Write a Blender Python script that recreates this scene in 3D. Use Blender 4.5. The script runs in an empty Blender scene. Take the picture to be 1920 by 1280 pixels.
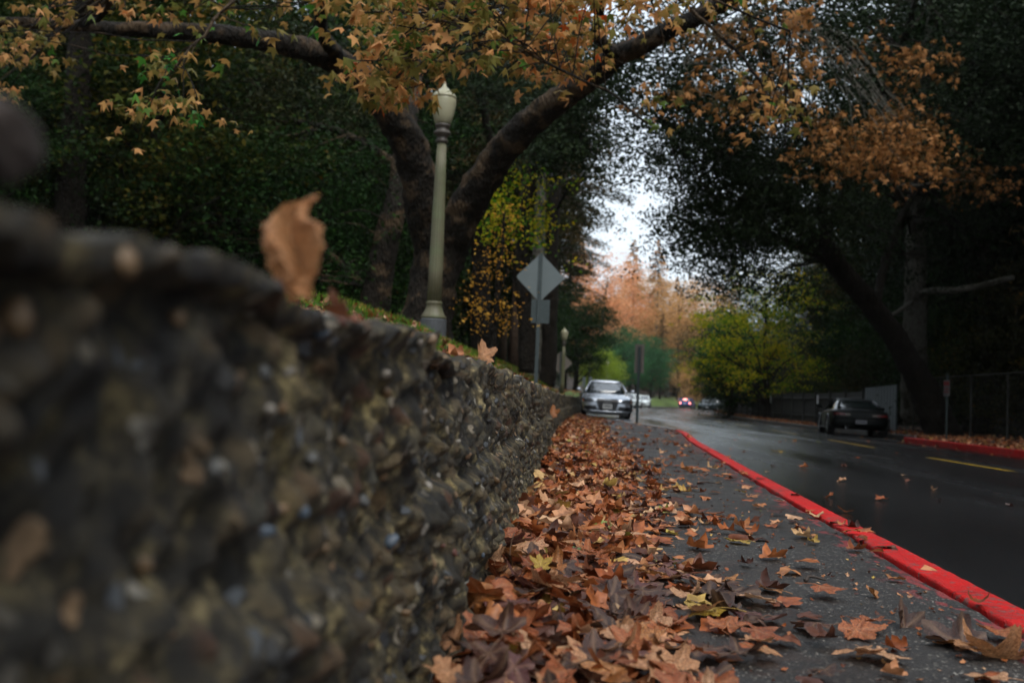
import bpy, math, random
import numpy as np
from mathutils import Vector, Matrix, noise as mn

random.seed(7); RNG = np.random.default_rng(11)
scn = bpy.context.scene; COL = scn.collection
R = math.radians; PI = math.pi

# ------------------------------------------------------------------ camera frame (35 mm lens, slightly rolled, tilted up)
F = 1867.0
yaw = math.atan(115 / F); pitch = math.atan(104 / F); roll = R(2.5)
CP = np.array([0, 0, .46])
fw = np.array([-math.sin(yaw) * math.cos(pitch), math.cos(yaw) * math.cos(pitch), math.sin(pitch)])
r0 = np.array([math.cos(yaw), math.sin(yaw), 0]); u0 = np.cross(r0, fw)
RV = r0 * math.cos(roll) + u0 * math.sin(roll); UV_ = -r0 * math.sin(roll) + u0 * math.cos(roll)
def ray(px, py): return fw + RV * ((px - 960) / F) - UV_ * ((py - 640) / F)
def D(px, py, d): return CP + ray(px, py) * d                      # a surveyed point: bearing and distance
def pr(p):
    v = np.asarray(p) - CP; z = v @ fw
    return 960 + F * (v @ RV) / z, 640 - F * (v @ UV_) / z, z

# ------------------------------------------------------------------ tagging
def tag(o, label=None, cat=None, group=None, kind=None):
    if label: o['label'] = label
    if cat: o['category'] = cat
    if group: o['group'] = group
    if kind: o['kind'] = kind
    return o
def empty(name, loc=(0, 0, 0), rz=0.0):
    o = bpy.data.objects.new(name, None); COL.objects.link(o)
    o.location = loc; o.rotation_euler = (0, 0, rz); o.empty_display_size = .2
    return o
def copy_tree(o, parent=None):
    c = o.copy(); COL.objects.link(c); c.parent = parent
    for ch in list(o.children): copy_tree(ch, c)
    return c

# ------------------------------------------------------------------ mesh building
class MB:
    def __init__(s): s.v = []; s.f = []; s.n = 0
    def add(s, v, f):
        v = np.asarray(v, float).reshape(-1, 3); s.v.append(v)
        for q in f: s.f.append([i + s.n for i in q])
        s.n += len(v)
    def box(s, c, d, rot=None, taper=1.0):
        x, y, z = [k / 2 for k in d]; t = taper
        v = np.array([(-x, -y, -z), (x, -y, -z), (x, y, -z), (-x, y, -z), (-x * t, -y * t, z), (x * t, -y * t, z), (x * t, y * t, z), (-x * t, y * t, z)])
        if rot is not None: v = v @ np.array(rot).T
        s.add(v + np.array(c), [(3, 2, 1, 0), (4, 5, 6, 7), (0, 1, 5, 4), (1, 2, 6, 5), (2, 3, 7, 6), (3, 0, 4, 7)])
    def tube(s, P, r, seg=8, rough=0.0, cap=True):
        P = np.asarray(P, float); n = len(P); r = np.broadcast_to(np.asarray(r, float), (n,))
        T = np.gradient(P, axis=0); T /= np.linalg.norm(T, axis=1)[:, None] + 1e-9
        ref = np.array([0, 0, 1.0]) if abs(T[0, 2]) < .9 else np.array([1.0, 0, 0])
        a = np.linspace(0, 2 * PI, seg, endpoint=False); V = []
        for i in range(n):
            A = ref - T[i] * (ref @ T[i]); A /= np.linalg.norm(A) + 1e-9; B = np.cross(T[i], A); ref = A
            rr = r[i] * (1 + rough * 1.0 * (np.sin(a * 3 + i * .9) * .5 + np.sin(a * 5 - i * 1.7) * .35 + RNG.uniform(-.4, .4, seg)))
            V.append(P[i] + (np.cos(a) * rr)[:, None] * A + (np.sin(a) * rr)[:, None] * B)
        f = [(i * seg + j, i * seg + (j + 1) % seg, (i + 1) * seg + (j + 1) % seg, (i + 1) * seg + j) for i in range(n - 1) for j in range(seg)]
        if cap: f += [tuple(range(seg - 1, -1, -1)), tuple((n - 1) * seg + j for j in range(seg))]
        s.add(np.concatenate(V), f)
    def lathe(s, prof, seg=24, c=(0, 0, 0), flute=0.0, nfl=0):
        V = []; a = np.linspace(0, 2 * PI, seg, endpoint=False)
        for r, z in prof:
            rr = r * (1 - (flute * (.5 + .5 * np.cos(a * nfl)) if nfl else 0))
            V.append(np.stack([np.cos(a) * rr, np.sin(a) * rr, np.full(seg, z)], 1))
        n = len(prof)
        f = [(i * seg + j, i * seg + (j + 1) % seg, (i + 1) * seg + (j + 1) % seg, (i + 1) * seg + j) for i in range(n - 1) for j in range(seg)]
        f += [tuple(range(seg - 1, -1, -1)), tuple((n - 1) * seg + j for j in range(seg))]
        s.add(np.concatenate(V) + np.array(c), f)
    def build(s, name, mat, parent=None, smooth=False):
        me = bpy.data.meshes.new(name); me.from_pydata(np.concatenate(s.v).tolist(), [], s.f); me.update()
        if smooth: me.polygons.foreach_set('use_smooth', [True] * len(me.polygons))
        me.materials.append(mat)
        o = bpy.data.objects.new(name, me); COL.objects.link(o); o.parent = parent
        return o
def fast_mesh(name, V, Fq, mat, attr=None, smooth=False, k=None):
    """V (n,3), Fq (m,k) index array; attr dict name->per-vertex floats"""
    me = bpy.data.meshes.new(name); V = np.ascontiguousarray(V, np.float32); Fq = np.ascontiguousarray(Fq, np.int32)
    m, k = Fq.shape
    me.vertices.add(len(V)); me.vertices.foreach_set('co', V.ravel())
    me.loops.add(m * k); me.loops.foreach_set('vertex_index', Fq.ravel())
    me.polygons.add(m); me.polygons.foreach_set('loop_start', np.arange(m, dtype=np.int32) * k)
    me.update(calc_edges=True)
    if smooth: me.polygons.foreach_set('use_smooth', np.ones(m, bool))
    for n_, a in (attr or {}).items():
        at = me.attributes.new(n_, 'FLOAT', 'POINT'); at.data.foreach_set('value', np.ascontiguousarray(a, np.float32))
    if mat: me.materials.append(mat)
    return me
def link(name, me, parent=None, loc=(0, 0, 0), rot=(0, 0, 0), sc=1.0):
    o = bpy.data.objects.new(name, me); COL.objects.link(o); o.parent = parent
    o.location = loc; o.rotation_euler = rot; o.scale = (sc,) * 3 if np.isscalar(sc) else sc
    return o
def euler_mats(rx, ry, rz):
    cx, sx, cy, sy, cz, sz = np.cos(rx), np.sin(rx), np.cos(ry), np.sin(ry), np.cos(rz), np.sin(rz)
    M = np.empty((len(rx), 3, 3))
    M[:, 0, 0] = cz * cy; M[:, 0, 1] = cz * sy * sx - sz * cx; M[:, 0, 2] = cz * sy * cx + sz * sx
    M[:, 1, 0] = sz * cy; M[:, 1, 1] = sz * sy * sx + cz * cx; M[:, 1, 2] = sz * sy * cx - cz * sx
    M[:, 2, 0] = -sy; M[:, 2, 1] = cy * sx; M[:, 2, 2] = cy * cx
    return M
def scatter(tv, tf, P, rx, ry, rz, sc):
    """copies of the template tv/tf at P"""
    M = euler_mats(rx, ry, rz); n = len(P); tv = np.asarray(tv, float); tf = np.asarray(tf, int)
    V = np.einsum('nij,kj->nki', M, tv) * np.asarray(sc)[:, None, None] + np.asarray(P)[:, None, :]
    Fq = tf[None] + (np.arange(n) * len(tv))[:, None, None]
    return V.reshape(-1, 3), Fq.reshape(-1, tf.shape[1])
def smoothpath(P, n):
    P = np.asarray(P, float); t = np.r_[0, np.cumsum(np.linalg.norm(np.diff(P[:, :3], axis=0), axis=1))]
    q = np.linspace(0, t[-1], n); m = np.gradient(P, t, axis=0); out = np.empty((n, P.shape[1]))
    for i, s_ in enumerate(q):
        k = min(max(np.searchsorted(t, s_) - 1, 0), len(t) - 2); h = t[k + 1] - t[k]; u = (s_ - t[k]) / h
        out[i] = (2*u**3 - 3*u**2 + 1) * P[k] + (u**3 - 2*u**2 + u) * h * m[k] + (-2*u**3 + 3*u**2) * P[k+1] + (u**3 - u**2) * h * m[k+1]
    return out

# ------------------------------------------------------------------ materials
class N:
    """thin node helper"""
    def __init__(s, name):
        s.m = bpy.data.materials.new(name); s.m.use_nodes = True; s.t = s.m.node_tree; s.t.nodes.clear()
        s.out = s.t.nodes.new('ShaderNodeOutputMaterial')
    def __call__(s, typ, ins=None, **kw):
        n = s.t.nodes.new('ShaderNode' + typ)
        for k, v in kw.items(): setattr(n, k, v)
        for k, v in (ins or {}).items():
            if isinstance(v, bpy.types.NodeSocket): s.t.links.new(v, n.inputs[k])
            else: n.inputs[k].default_value = v
        return n
    def ramp(s, fac, stops, interp='LINEAR'):
        n = s.t.nodes.new('ShaderNodeValToRGB'); n.color_ramp.interpolation = interp
        e = n.color_ramp.elements
        while len(e) < len(stops): e.new(.5)
        for k, (p, c) in enumerate(stops):
            e[k].position = p; e[k].color = (*c, 1) if len(c) == 3 else c
        s.t.links.new(fac, n.inputs[0]); return n.outputs[0]
    def mix(s, f, a, b, mode='MIX'):
        n = s.t.nodes.new('ShaderNodeMix'); n.data_type = 'RGBA'; n.blend_type = mode
        for i, v in ((0, f), (6, a), (7, b)):
            if isinstance(v, bpy.types.NodeSocket): s.t.links.new(v, n.inputs[i])
            else: n.inputs[i].default_value = (*v, 1) if isinstance(v, tuple) and len(v) == 3 else v
        return n.outputs[2]
    def math(s, op, a, b=0.0, c=None, clamp=False):
        n = s.t.nodes.new('ShaderNodeMath'); n.operation = op; n.use_clamp = clamp
        for i, v in enumerate((a, b) if c is None else (a, b, c)):
            if isinstance(v, bpy.types.NodeSocket): s.t.links.new(v, n.inputs[i])
            else: n.inputs[i].default_value = v
        return n.outputs[0]
    def noise(s, scale, detail=3, vec=None, rough=.55, out=0):
        return s('TexNoise', dict({'Scale': scale, 'Detail': detail, 'Roughness': rough}, **({'Vector': vec} if vec else {}))).outputs[out]
    def vor(s, scale, vec=None, feature='F1', out='Distance'):
        return s('TexVoronoi', dict({'Scale': scale}, **({'Vector': vec} if vec else {})), feature=feature).outputs[out]
    def obj(s): return s('TexCoord').outputs['Object']
    def pos(s): return s('NewGeometry').outputs['Position']
    def attr(s, n): return s('Attribute', attribute_name=n).outputs['Fac']
    def bump(s, h, st=.5, dist=.01): return s('Bump', {'Height': h, 'Strength': st, 'Distance': dist}).outputs[0]
    def bsdf(s, col, rough=.6, normal=None, **kw):
        n = s.t.nodes.new('ShaderNodeBsdfPrincipled')
        d = {'Base Color': col if isinstance(col, bpy.types.NodeSocket) else (*col, 1), 'Roughness': rough}
        if normal: d['Normal'] = normal
        d.update({k.replace('_', ' '): v for k, v in kw.items()})
        for k, v in d.items():
            if isinstance(v, bpy.types.NodeSocket): s.t.links.new(v, n.inputs[k])
            else: n.inputs[k].default_value = v
        return n.outputs[0]
    def end(s, sh): s.t.links.new(sh, s.out.inputs[0]); return s.m
def simple(name, col, rough=.6, nscale=0, namp=.25, **kw):
    n = N(name)
    c = col
    if nscale:
        f = n.noise(nscale, 4, n.obj())
        c = n.mix(f, tuple(k * (1 - namp) for k in col), tuple(min(1, k * (1 + namp)) for k in col))
    return n.end(n.bsdf(c, rough, **kw))
def leaf_mat(name, stops, trans=.35, rough=.5, patch=.25, objrand=False, spec=.4, edge=None):
    """foliage: a leaf's own colour from its 'lr' value and a slow change through the crown"""
    n = N(name)
    f = n('ObjectInfo').outputs['Random'] if objrand else n.attr('lr')
    p = n.noise(patch * (1 if not objrand else 30), 2, n.obj())
    f2 = n.math('ADD', n.math('MULTIPLY', f, .62), n.math('MULTIPLY_ADD', p, 1.1, -.36), clamp=True)
    c = n.ramp(f2, stops)
    if objrand:   # a single leaf seen close: veins, brown blotches and a crinkled surface
        v = n.attr('vein')
        b = n.ramp(n.noise(38, 5, n.obj()), [(.42, (.35, .3, .25)), (.62, (1, 1, 1))])
        c = n.mix(1.0, c, b, 'MULTIPLY')
        c = n.mix(n.math('MULTIPLY', v, .32), c, n.mix(.5, c, (.65, .40, .22)))
        nrm = n.bump(n.math('ADD', n.noise(60, 3, n.obj()), n.math('MULTIPLY', v, .8)), .7, .003)
        a = n.bsdf(c, rough, nrm, Specular_IOR_Level=spec)
    else:
        a = n.bsdf(c, rough, Specular_IOR_Level=spec * .2)
    t = n('BsdfTranslucent', {'Color': c}).outputs[0]
    return n.end(n('MixShader', {0: trans, 1: a, 2: t}).outputs[0])

# foliage palettes (own colours)
M = {}
M['oak'] = leaf_mat('oak_leaf', [(0, (.006, .012, .005)), (.5, (.013, .023, .009)), (1, (.030, .045, .018))], .15)
M['dark'] = leaf_mat('dark_leaf', [(0, (.006, .018, .004)), (.5, (.010, .030, .006)), (1, (.038, .085, .014))], .22)
M['dark2'] = leaf_mat('olive_leaf', [(0, (.010, .015, .005)), (.5, (.024, .028, .009)), (.85, (.055, .050, .015)), (1, (.14, .07, .016))], .22)
M['mixed'] = leaf_mat('mixed_leaf', [(0, (.008, .020, .005)), (.45, (.020, .040, .008)), (.72, (.08, .08, .012)), (.88, (.22, .11, .02)), (1, (.14, .035, .015))], .3)
M['yg'] = leaf_mat('yellow_green_leaf', [(0, (.02, .08, .008)), (.28, (.07, .20, .012)), (.48, (.36, .38, .015)), (.78, (.66, .48, .02)), (1, (.45, .20, .02))], .55)
M['green'] = leaf_mat('green_leaf', [(0, (.02, .065, .025)), (.5, (.035, .12, .045)), (1, (.08, .2, .07))], .3)
M['lime'] = leaf_mat('lime_leaf', [(0, (.10, .17, .012)), (.5, (.22, .31, .03)), (1, (.34, .38, .05))], .35)
M['rust'] = leaf_mat('rust_needle', [(0, (.20, .11, .045)), (.35, (.46, .25, .085)), (.65, (.70, .40, .16)), (1, (.84, .58, .28))], .45)
M['coral'] = leaf_mat('coral_leaf', [(0, (.42, .16, .06)), (.5, (.80, .37, .17)), (1, (.88, .52, .28))], .4)
M['brown'] = leaf_mat('brown_needle', [(0, (.025, .026, .010)), (.5, (.065, .050, .018)), (1, (.14, .085, .028))], .25)
M['gold'] = leaf_mat('gold_leaf', [(0, (.40, .16, .02)), (.5, (.65, .33, .04)), (1, (.75, .48, .10))], .45)
M['syc'] = leaf_mat('sycamore_leaf', [(0, (.030, .15, .035)), (.14, (.07, .22, .03)), (.26, (.12, .13, .03)), (.42, (.20, .15, .04)), (.58, (.36, .21, .06)), (.78, (.62, .31, .12)), (.92, (.44, .15, .035)), (1, (.60, .09, .015))], .42, rough=.45, patch=.55)
M['syc2'] = leaf_mat('autumn_sycamore_leaf', [(0, (.035, .04, .012)), (.35, (.10, .055, .02)), (.6, (.34, .15, .045)), (1, (.60, .30, .12))], .4, patch=.4)

def bark_mat(name, a, b, scale=6, patch=None):
    n = N(name); o = n.obj()
    st = n('Mapping', {'Vector': o, 'Scale': (1, 1, .35)}).outputs[0]
    f = n.noise(scale * 3, 6, st, .65)
    c = n.ramp(f, [(.3, a), (.7, b)])
    if patch:
        c = n.mix(n.ramp(n.noise(scale * .5, 3, o), [(.52, (0, 0, 0)), (.60, (1, 1, 1))]), c, patch)
    h = n.math('ADD', n.vor(scale * 5, st), n.noise(scale * 9, 4, st))
    return n.end(n.bsdf(c, .8, n.bump(h, 1.0, .06), Specular_IOR_Level=.2))
M['bark'] = bark_mat('dark_bark', (.007, .0055, .004), (.026, .020, .013))
M['bark_syc'] = bark_mat('sycamore_bark', (.005, .004, .0025), (.023, .017, .011), 4, (.070, .045, .024))
M['bark_pale'] = bark_mat('pale_bark', (.07, .066, .052), (.20, .19, .155), 5, (.05, .045, .03))
M['bark_red'] = bark_mat('reddish_bark', (.028, .018, .012), (.085, .055, .036), 5)

# ------------------------------------------------------------------ terrain, road edges
def interp(y, pts):
    return np.interp(y, [p[0] for p in pts], [p[1] for p in pts])
WALLX = [(-3, -.19), (12, -.19), (20, -.10), (30, .22), (34, .34)]
LE = [(-30, 1.12), (2.4, 1.12), (4.2, 1.20), (7.5, 1.36), (13, 1.66), (16.5, 1.94), (18.2, 2.0), (20, 1.82), (22.5, 1.45), (26, .95), (29, .62), (31, .45), (34, .38), (45, .5), (60, 1.5),
      (80, 3.2), (105, 5.6), (133, 9), (150, 12.5), (170, 19), (200, 30), (240, 45), (300, 70)]
RE = [(-30, 9.15), (28, 9.15), (30, 10.6), (38, 10.6), (41, 9.9), (55, 10.1), (75, 10.9), (94, 13), (120, 19), (150, 27), (200, 43), (240, 58), (300, 86)]
ROADZ = -.14
def fall(x, y): return -.022 * (np.asarray(x) - 1.5) * (1 - sstep(45, 100, np.asarray(y, float)))
def left_edge(y): return interp(y, LE)
def right_edge(y): return interp(y, RE)
def sstep(a, b, x):
    t = np.clip((x - a) / (b - a), 0, 1); return t * t * (3 - 2 * t)
def ground_z(x, y):
    x = np.asarray(x, float); y = np.asarray(y, float)
    wx = interp(y, WALLX) - .22; le = left_edge(y); re = right_edge(y)
    near = 1 - sstep(31, 35, y)                       # retained by the wall as far as y = 33
    e = np.where(y < 33, wx, le - .25)
    u = np.maximum(e - x, 0)
    crest = .45 + .55 * sstep(0, 14, y)
    zl = near * .40 + (1.06 - .0 * near) * crest * sstep(-.25, 2.3, u) + .05 * np.clip(u - 2, 0, 12) + .13 * np.clip(u - 14, 0, 60)
    bump = .03 * np.sin(x * 2.1 + y * .7) * np.sin(y * 1.3) * sstep(0, 1, u) + .5 * sstep(10, 30, u) * np.sin(x * .13 + 1) * np.sin(y * .11)
    ur = np.maximum(x - re - .35, 0)
    zr = fall(re, y) - .02 + .03 * np.clip(ur, 0, 8) + .16 * np.clip(ur - 7, 0, 60) + .5 * sstep(8, 25, ur) * np.sin(x * .17) * np.sin(y * .13)
    hill = 32 * sstep(270, 400, y) + 6 * sstep(30, 70, ur) * sstep(60, 120, y)
    zl = zl + hill; zr = zr + hill
    z = np.where(x < e, zl + bump, np.where(x > re + .2, zr, -.62))
    return z

def grid_sheet(name, xs, ys, zf, mat, extra=None):
    X, Y = np.meshgrid(xs, ys); Z = zf(X, Y)
    V = np.stack([X, Y, Z], -1).reshape(-1, 3); nx, ny = len(xs), len(ys)
    i = np.arange(ny - 1)[:, None] * nx + np.arange(nx - 1)[None]
    Fq = np.stack([i, i + 1, i + nx + 1, i + nx], -1).reshape(-1, 4)
    o = link(name, fast_mesh(name, V, Fq, mat, extra, True)); return o

# forest floor / lawn
n = N('ground'); p = n.pos()
soil = n.ramp(n.noise(3, 6, p), [(.3, (.012, .009, .005)), (.55, (.03, .019, .010)), (.75, (.07, .035, .016))])
grass = n.ramp(n.noise(5, 4, p), [(.3, (.035, .07, .009)), (.7, (.10, .16, .022))])
sp = n('SeparateXYZ', {0: p}); 
gm = n.attr('lawn')
gm = n.math('MULTIPLY', gm, n.ramp(n.noise(.9, 4, p), [(.3, (.55,) * 3), (.55, (1,) * 3)]))
M['ground'] = n.end(n.bsdf(n.mix(gm, soil, grass), .9, n.bump(n.noise(25, 5, p), .8, .04)))
xs = np.unique(np.r_[np.linspace(-260, -30, 40), np.linspace(-30, -3, 55), np.linspace(-3, 3, 90), np.linspace(3, 16, 70), np.linspace(16, 60, 60), np.linspace(60, 300, 40)])
ys = np.unique(np.r_[np.linspace(-60, 0, 15), np.linspace(0, 40, 110), np.linspace(40, 110, 90), np.linspace(110, 260, 90), np.linspace(260, 420, 20)])
Xg, Yg = np.meshgrid(xs, ys)
lawn = (sstep(42, 60, Yg) * (Xg < left_edge(Yg)) * (1 - sstep(12, 20, left_edge(Yg) - Xg))).ravel()
lawn = np.maximum(lawn, ((Yg < 40) * (Xg < -.3) * (Xg > -4) * .35).ravel())
gr = grid_sheet('ground', xs, ys, ground_z, M['ground'], {'lawn': lawn}); tag(gr, kind='structure')

# road
n = N('wet_asphalt'); p = n.pos()
st = n('Mapping', {'Vector': p, 'Scale': (1, .12, 1)}).outputs[0]
wet = n.noise(.9, 4, st, .6)
fine = n.noise(160, 2, p)
col = n.ramp(fine, [(.3, (.006, .006, .0065)), (.62, (.014, .014, .0145)), (.76, (.06, .06, .06))])
col = n.mix(n.ramp(n.noise(.5, 3, st), [(.4, (0, 0, 0)), (.7, (1, 1, 1))]), col, n.mix(1.0, col, (1.7, 1.7, 1.7), 'MULTIPLY'))
rg = n('MapRange', {0: wet, 1: .3, 2: .7, 3: .10, 4: .34}).outputs[0]
h = n.math('ADD', n.math('MULTIPLY', n.noise(120, 2, p), .25), n.math('MULTIPLY', n.noise(2.5, 3, st), 1.0))
M['road'] = n.end(n.bsdf(col, rg, n.bump(h, .35, .012), Specular_IOR_Level=.38))
ys = np.unique(np.r_[np.linspace(-15, 40, 90), np.linspace(40, 300, 200)])
T = np.linspace(0, 1, 24)
L_, R_ = left_edge(ys) - .03, right_edge(ys) + .03
L_ = np.where((ys > 17) & (ys < 33), np.minimum(L_, .0 * ys + L_), L_)
X = L_[:, None] * (1 - T) + R_[:, None] * T; Y = np.repeat(ys[:, None], 24, 1)
Z = ROADZ + .015 * (1 - (2 * T - 1) ** 2)[None] + fall(X, Y)
V = np.stack([X, Y, Z], -1).reshape(-1, 3); i = np.arange(len(ys) - 1)[:, None] * 24 + np.arange(23)[None]
tag(link('road', fast_mesh('road', V, np.stack([i, i + 1, i + 25, i + 24], -1).reshape(-1, 4), M['road'], None, True)), kind='structure')
def road_z(x, y):
    l, r = left_edge(y) - .03, right_edge(y) + .03; t = (x - l) / (r - l); return ROADZ + .015 * (1 - (2 * t - 1) ** 2) + fall(x, y)

# yellow dashes
n = N('yellow_paint'); p = n.pos()
c = n.mix(n.ramp(n.noise(22, 5, p), [(.42, (0, 0, 0)), (.56, (1, 1, 1))]), (.10, .07, .02), (.62, .38, .02))
M['yellow'] = n.end(n.bsdf(c, .35))
for (x0, y0, x1, y1) in ((5.62, 6.5, 5.66, 9.6), (5.72, 13.3, 5.74, 16.4), (5.95, 20.0, 6.2, 24.4), (6.35, 28.4, 6.5, 32.6), (6.55, 37, 6.65, 40.6), (6.8, 45, 7.0, 49)):
    m = MB(); w = .055
    for k in range(8):
        a, b = k / 8, (k + 1) / 8
        q = [(x0 + (x1 - x0) * t, y0 + (y1 - y0) * t) for t in (a, b)]
        m.add([(q[0][0] - w, q[0][1], road_z(q[0][0] - w, q[0][1]) + .005), (q[0][0] + w, q[0][1], road_z(q[0][0] + w, q[0][1]) + .005),
               (q[1][0] + w, q[1][1], road_z(q[1][0] + w, q[1][1]) + .005), (q[1][0] - w, q[1][1], road_z(q[1][0] - w, q[1][1]) + .005)], [(0, 1, 2, 3)])
    tag(m.build('lane_marking', M['yellow']), kind='structure')

# pavement
n = N('pavement'); p = n.pos()
cells = n.vor(205, p, out='Color'); cs = n('SeparateColor', {0: cells}).outputs[0]
big = n.noise(1.6, 4, p)
base = n.ramp(n.noise(140, 3, p), [(.3, (.007, .0056, .0045)), (.7, (.032, .026, .021))])
chip = n.ramp(cs, [(.0, (.012, .011, .010)), (.78, (.034, .029, .024)), (.92, (.17, .155, .13)), (.975, (.42, .39, .34))], 'CONSTANT')
c = n.mix(.55, base, chip)
c = n.mix(n.ramp(big, [(.38, (.85,) * 3), (.6, (0,) * 3)]), c, n.mix(1.0, c, (.52, .47, .42), 'MULTIPLY'))
mud = n.ramp(n.noise(9, 6, p), [(.50, (0, 0, 0)), (.62, (1, 1, 1))])
c = n.mix(n.math('MULTIPLY', mud, n.attr('dirt')), c, (.035, .018, .012))
rp = n.ramp(n.noise(14, 5, n('Mapping', {'Vector': p, 'Scale': (1.6, .5, 1)}).outputs[0]), [(.545, (0, 0, 0)), (.59, (.8, .8, .8))])
c = n.mix(n.math('MULTIPLY', rp, n.attr('paint'), clamp=True), c, n.mix(n.noise(200, 2, p), (.10, .008, .008), (.38, .03, .03)))
h = n.math('ADD', n.math('MULTIPLY', n.vor(205, p), .8), n.noise(60, 4, p))
M['pave'] = n.end(n.bsdf(c, n('MapRange', {0: big, 1: .35, 2: .65, 3: .38, 4: .7}).outputs[0], n.bump(h, .9, .004), Specular_IOR_Level=.5))
def kerb_x(y): return left_edge(y)
ys = np.unique(np.r_[np.arange(-3, 6, .05), np.arange(6, 29.4, .12)]); T = np.linspace(0, 1, 40)
A, B = interp(ys, WALLX) - .12, kerb_x(ys) - .125
X = A[:, None] * (1 - T) + B[:, None] * T; Y = np.repeat(ys[:, None], 40, 1)
Z = np.zeros_like(X)
for a in range(X.shape[0]):
    for b in range(X.shape[1]):
        Z[a, b] = .012 * mn.noise(Vector((X[a, b] * 2.2, Y[a, b] * 2.2, 0))) + .004 * mn.noise(Vector((X[a, b] * 9, Y[a, b] * 9, 3)))
Z -= .012
PZ = lambda x, y: .012 * mn.noise(Vector((x * 2.2, y * 2.2, 0))) + .004 * mn.noise(Vector((x * 9, y * 9, 3))) - .012
dk = (B[:, None] - X); V = np.stack([X, Y, Z], -1).reshape(-1, 3)
V2 = V.copy()
i = np.arange(len(ys) - 1)[:, None] * 40 + np.arange(39)[None]
tag(link('pavement', fast_mesh('pavement', V, np.stack([i, i + 1, i + 41, i + 40], -1).reshape(-1, 4), M['pave'],
    {'paint': (1 - sstep(.03, .14, dk)).ravel(), 'dirt': (1 - sstep(.4, 1.1, X - A[:, None])).ravel()}, True)), kind='structure')

# kerbs
def kerb(name, path, w, side, mat, z0=-.2, top=0.0, rough=.004):
    """path = outer (road side) top edge; side=+1: kerb body lies at smaller x"""
    m = MB(); P = np.asarray(path, float); nP = len(P)
    off = [float(fall(q[0], q[1])) if side < 0 else 0.0 for q in P]
    T = np.gradient(P, axis=0); T /= np.linalg.norm(T, axis=1)[:, None]; Nn = np.stack([-T[:, 1], T[:, 0]], 1) * side
    prof = [(0.010, z0), (0.001, top - .03), (.001, top - .011), (.004, top - .004), (.010, top), (.012, top), (w * .35, top + .001), (w * .7, top), (w - .008, top), (w - .006, top), (w - .001, top - .004), (w, top - .010), (w + .001, top - .013), (w + .002, z0)]
    V = []
    for k in range(nP):
        for (o, z) in prof:
            q = P[k] + Nn[k] * o; j = mn.noise(Vector((q[0] * 14, q[1] * 14, z * 30))) * rough - .004 * max(0, mn.noise(Vector((q[0] * 31, q[1] * 9, 2))) - .30) * (1 if (o < .02 or o > w - .02) else .2)
            V.append((q[0] + Nn[k][0] * j, q[1], z + off[k] + j * (1 if z > top - .05 else 0)))
    K = len(prof); f = []
    for k in range(nP - 1):
        for j in range(K - 1):
            q = (k * K + j, (k + 1) * K + j, (k + 1) * K + j + 1, k * K + j + 1); f.append(q if side > 0 else q[::-1])
    f.append(tuple(range(K))); f.append(tuple((nP - 1) * K + j for j in range(K - 1, -1, -1)))
    m.add(V, f); return m.build(name, mat, None, True)
n = N('red_kerb_paint'); p = n.pos()
worn = n.ramp(n.math('ADD', n.noise(34, 8, p, .75), n.math('MULTIPLY', n.noise(3, 3, p), .25)), [(.66, (0, 0, 0)), (.70, (1, 1, 1))])
jn = n.math('LESS_THAN', n.math('ABSOLUTE', n.math('SUBTRACT', n.math('FRACT', n.math('MULTIPLY', n('SeparateXYZ', {0: p}).outputs[1], .55)), .5)), .0035)
c = n.mix(n.noise(7, 4, p), (.40, .004, .004), (.66, .009, .008))
c = n.mix(n.math('MULTIPLY', worn, .85), c, (.13, .075, .065)); c = n.mix(n.math('MULTIPLY', jn, .5), c, (.03, .006, .006))
c = n.mix(n.ramp(n.noise(3, 5, n('Mapping', {'Vector': p, 'Scale': (3, 1, 1)}).outputs[0]), [(.5, (0, 0, 0)), (.75, (.6,) * 3)]), c, (.22, .018, .015))
M['red'] = n.end(n.bsdf(c, n('MapRange', {0: n.noise(9, 3, p), 3: .35, 4: .7}).outputs[0], Specular_IOR_Level=.22, normal=n.bump(n.math('ADD', n.noise(180, 3, p), n.math('MULTIPLY', n.noise(30, 3, p), 1.2)), 1.0, .008)))
M['kerb'] = simple('concrete_kerb', (.10, .095, .085), .6, 20, .5)
ky = np.unique(np.r_[np.arange(-3, 8, .035), np.arange(8, 18.3, .1)])
o = kerb('kerb', np.stack([kerb_x(ky), ky], 1), .11, 1, M['red'])
tag(o, 'bright red painted kerb edging the leaf strewn pavement', 'kerb', 'red kerbs')
ky = np.arange(18.3, 30, .2)
o = kerb('kerb', np.stack([kerb_x(ky), ky], 1), .11, 1, M['kerb'])
tag(o, 'plain grey kerb curving in behind the metal sign post', 'kerb')
M['redfar'] = M['red']
ky = np.arange(-4, 28.1, .25)
o = kerb('kerb', np.stack([right_edge(ky), ky], 1), .16, -1, M['red'])
tag(o, 'dark red painted kerb across the road behind the parked black car', 'kerb', 'red kerbs')
ky = np.r_[np.arange(28.2, 60, .4), np.arange(60, 200, 2)]
o = kerb('kerb', np.stack([right_edge(ky), ky], 1), .16, -1, M['kerb'])
tag(o, 'grey kerb on the far side of the road along the fence', 'kerb')
ky = np.r_[np.arange(34, 60, .5), np.arange(60, 240, 2)]
o = kerb('kerb', np.stack([left_edge(ky), ky], 1), .16, 1, M['kerb'])
tag(o, 'distant grey kerb along the lawn where the white cars are parked', 'kerb')

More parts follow.
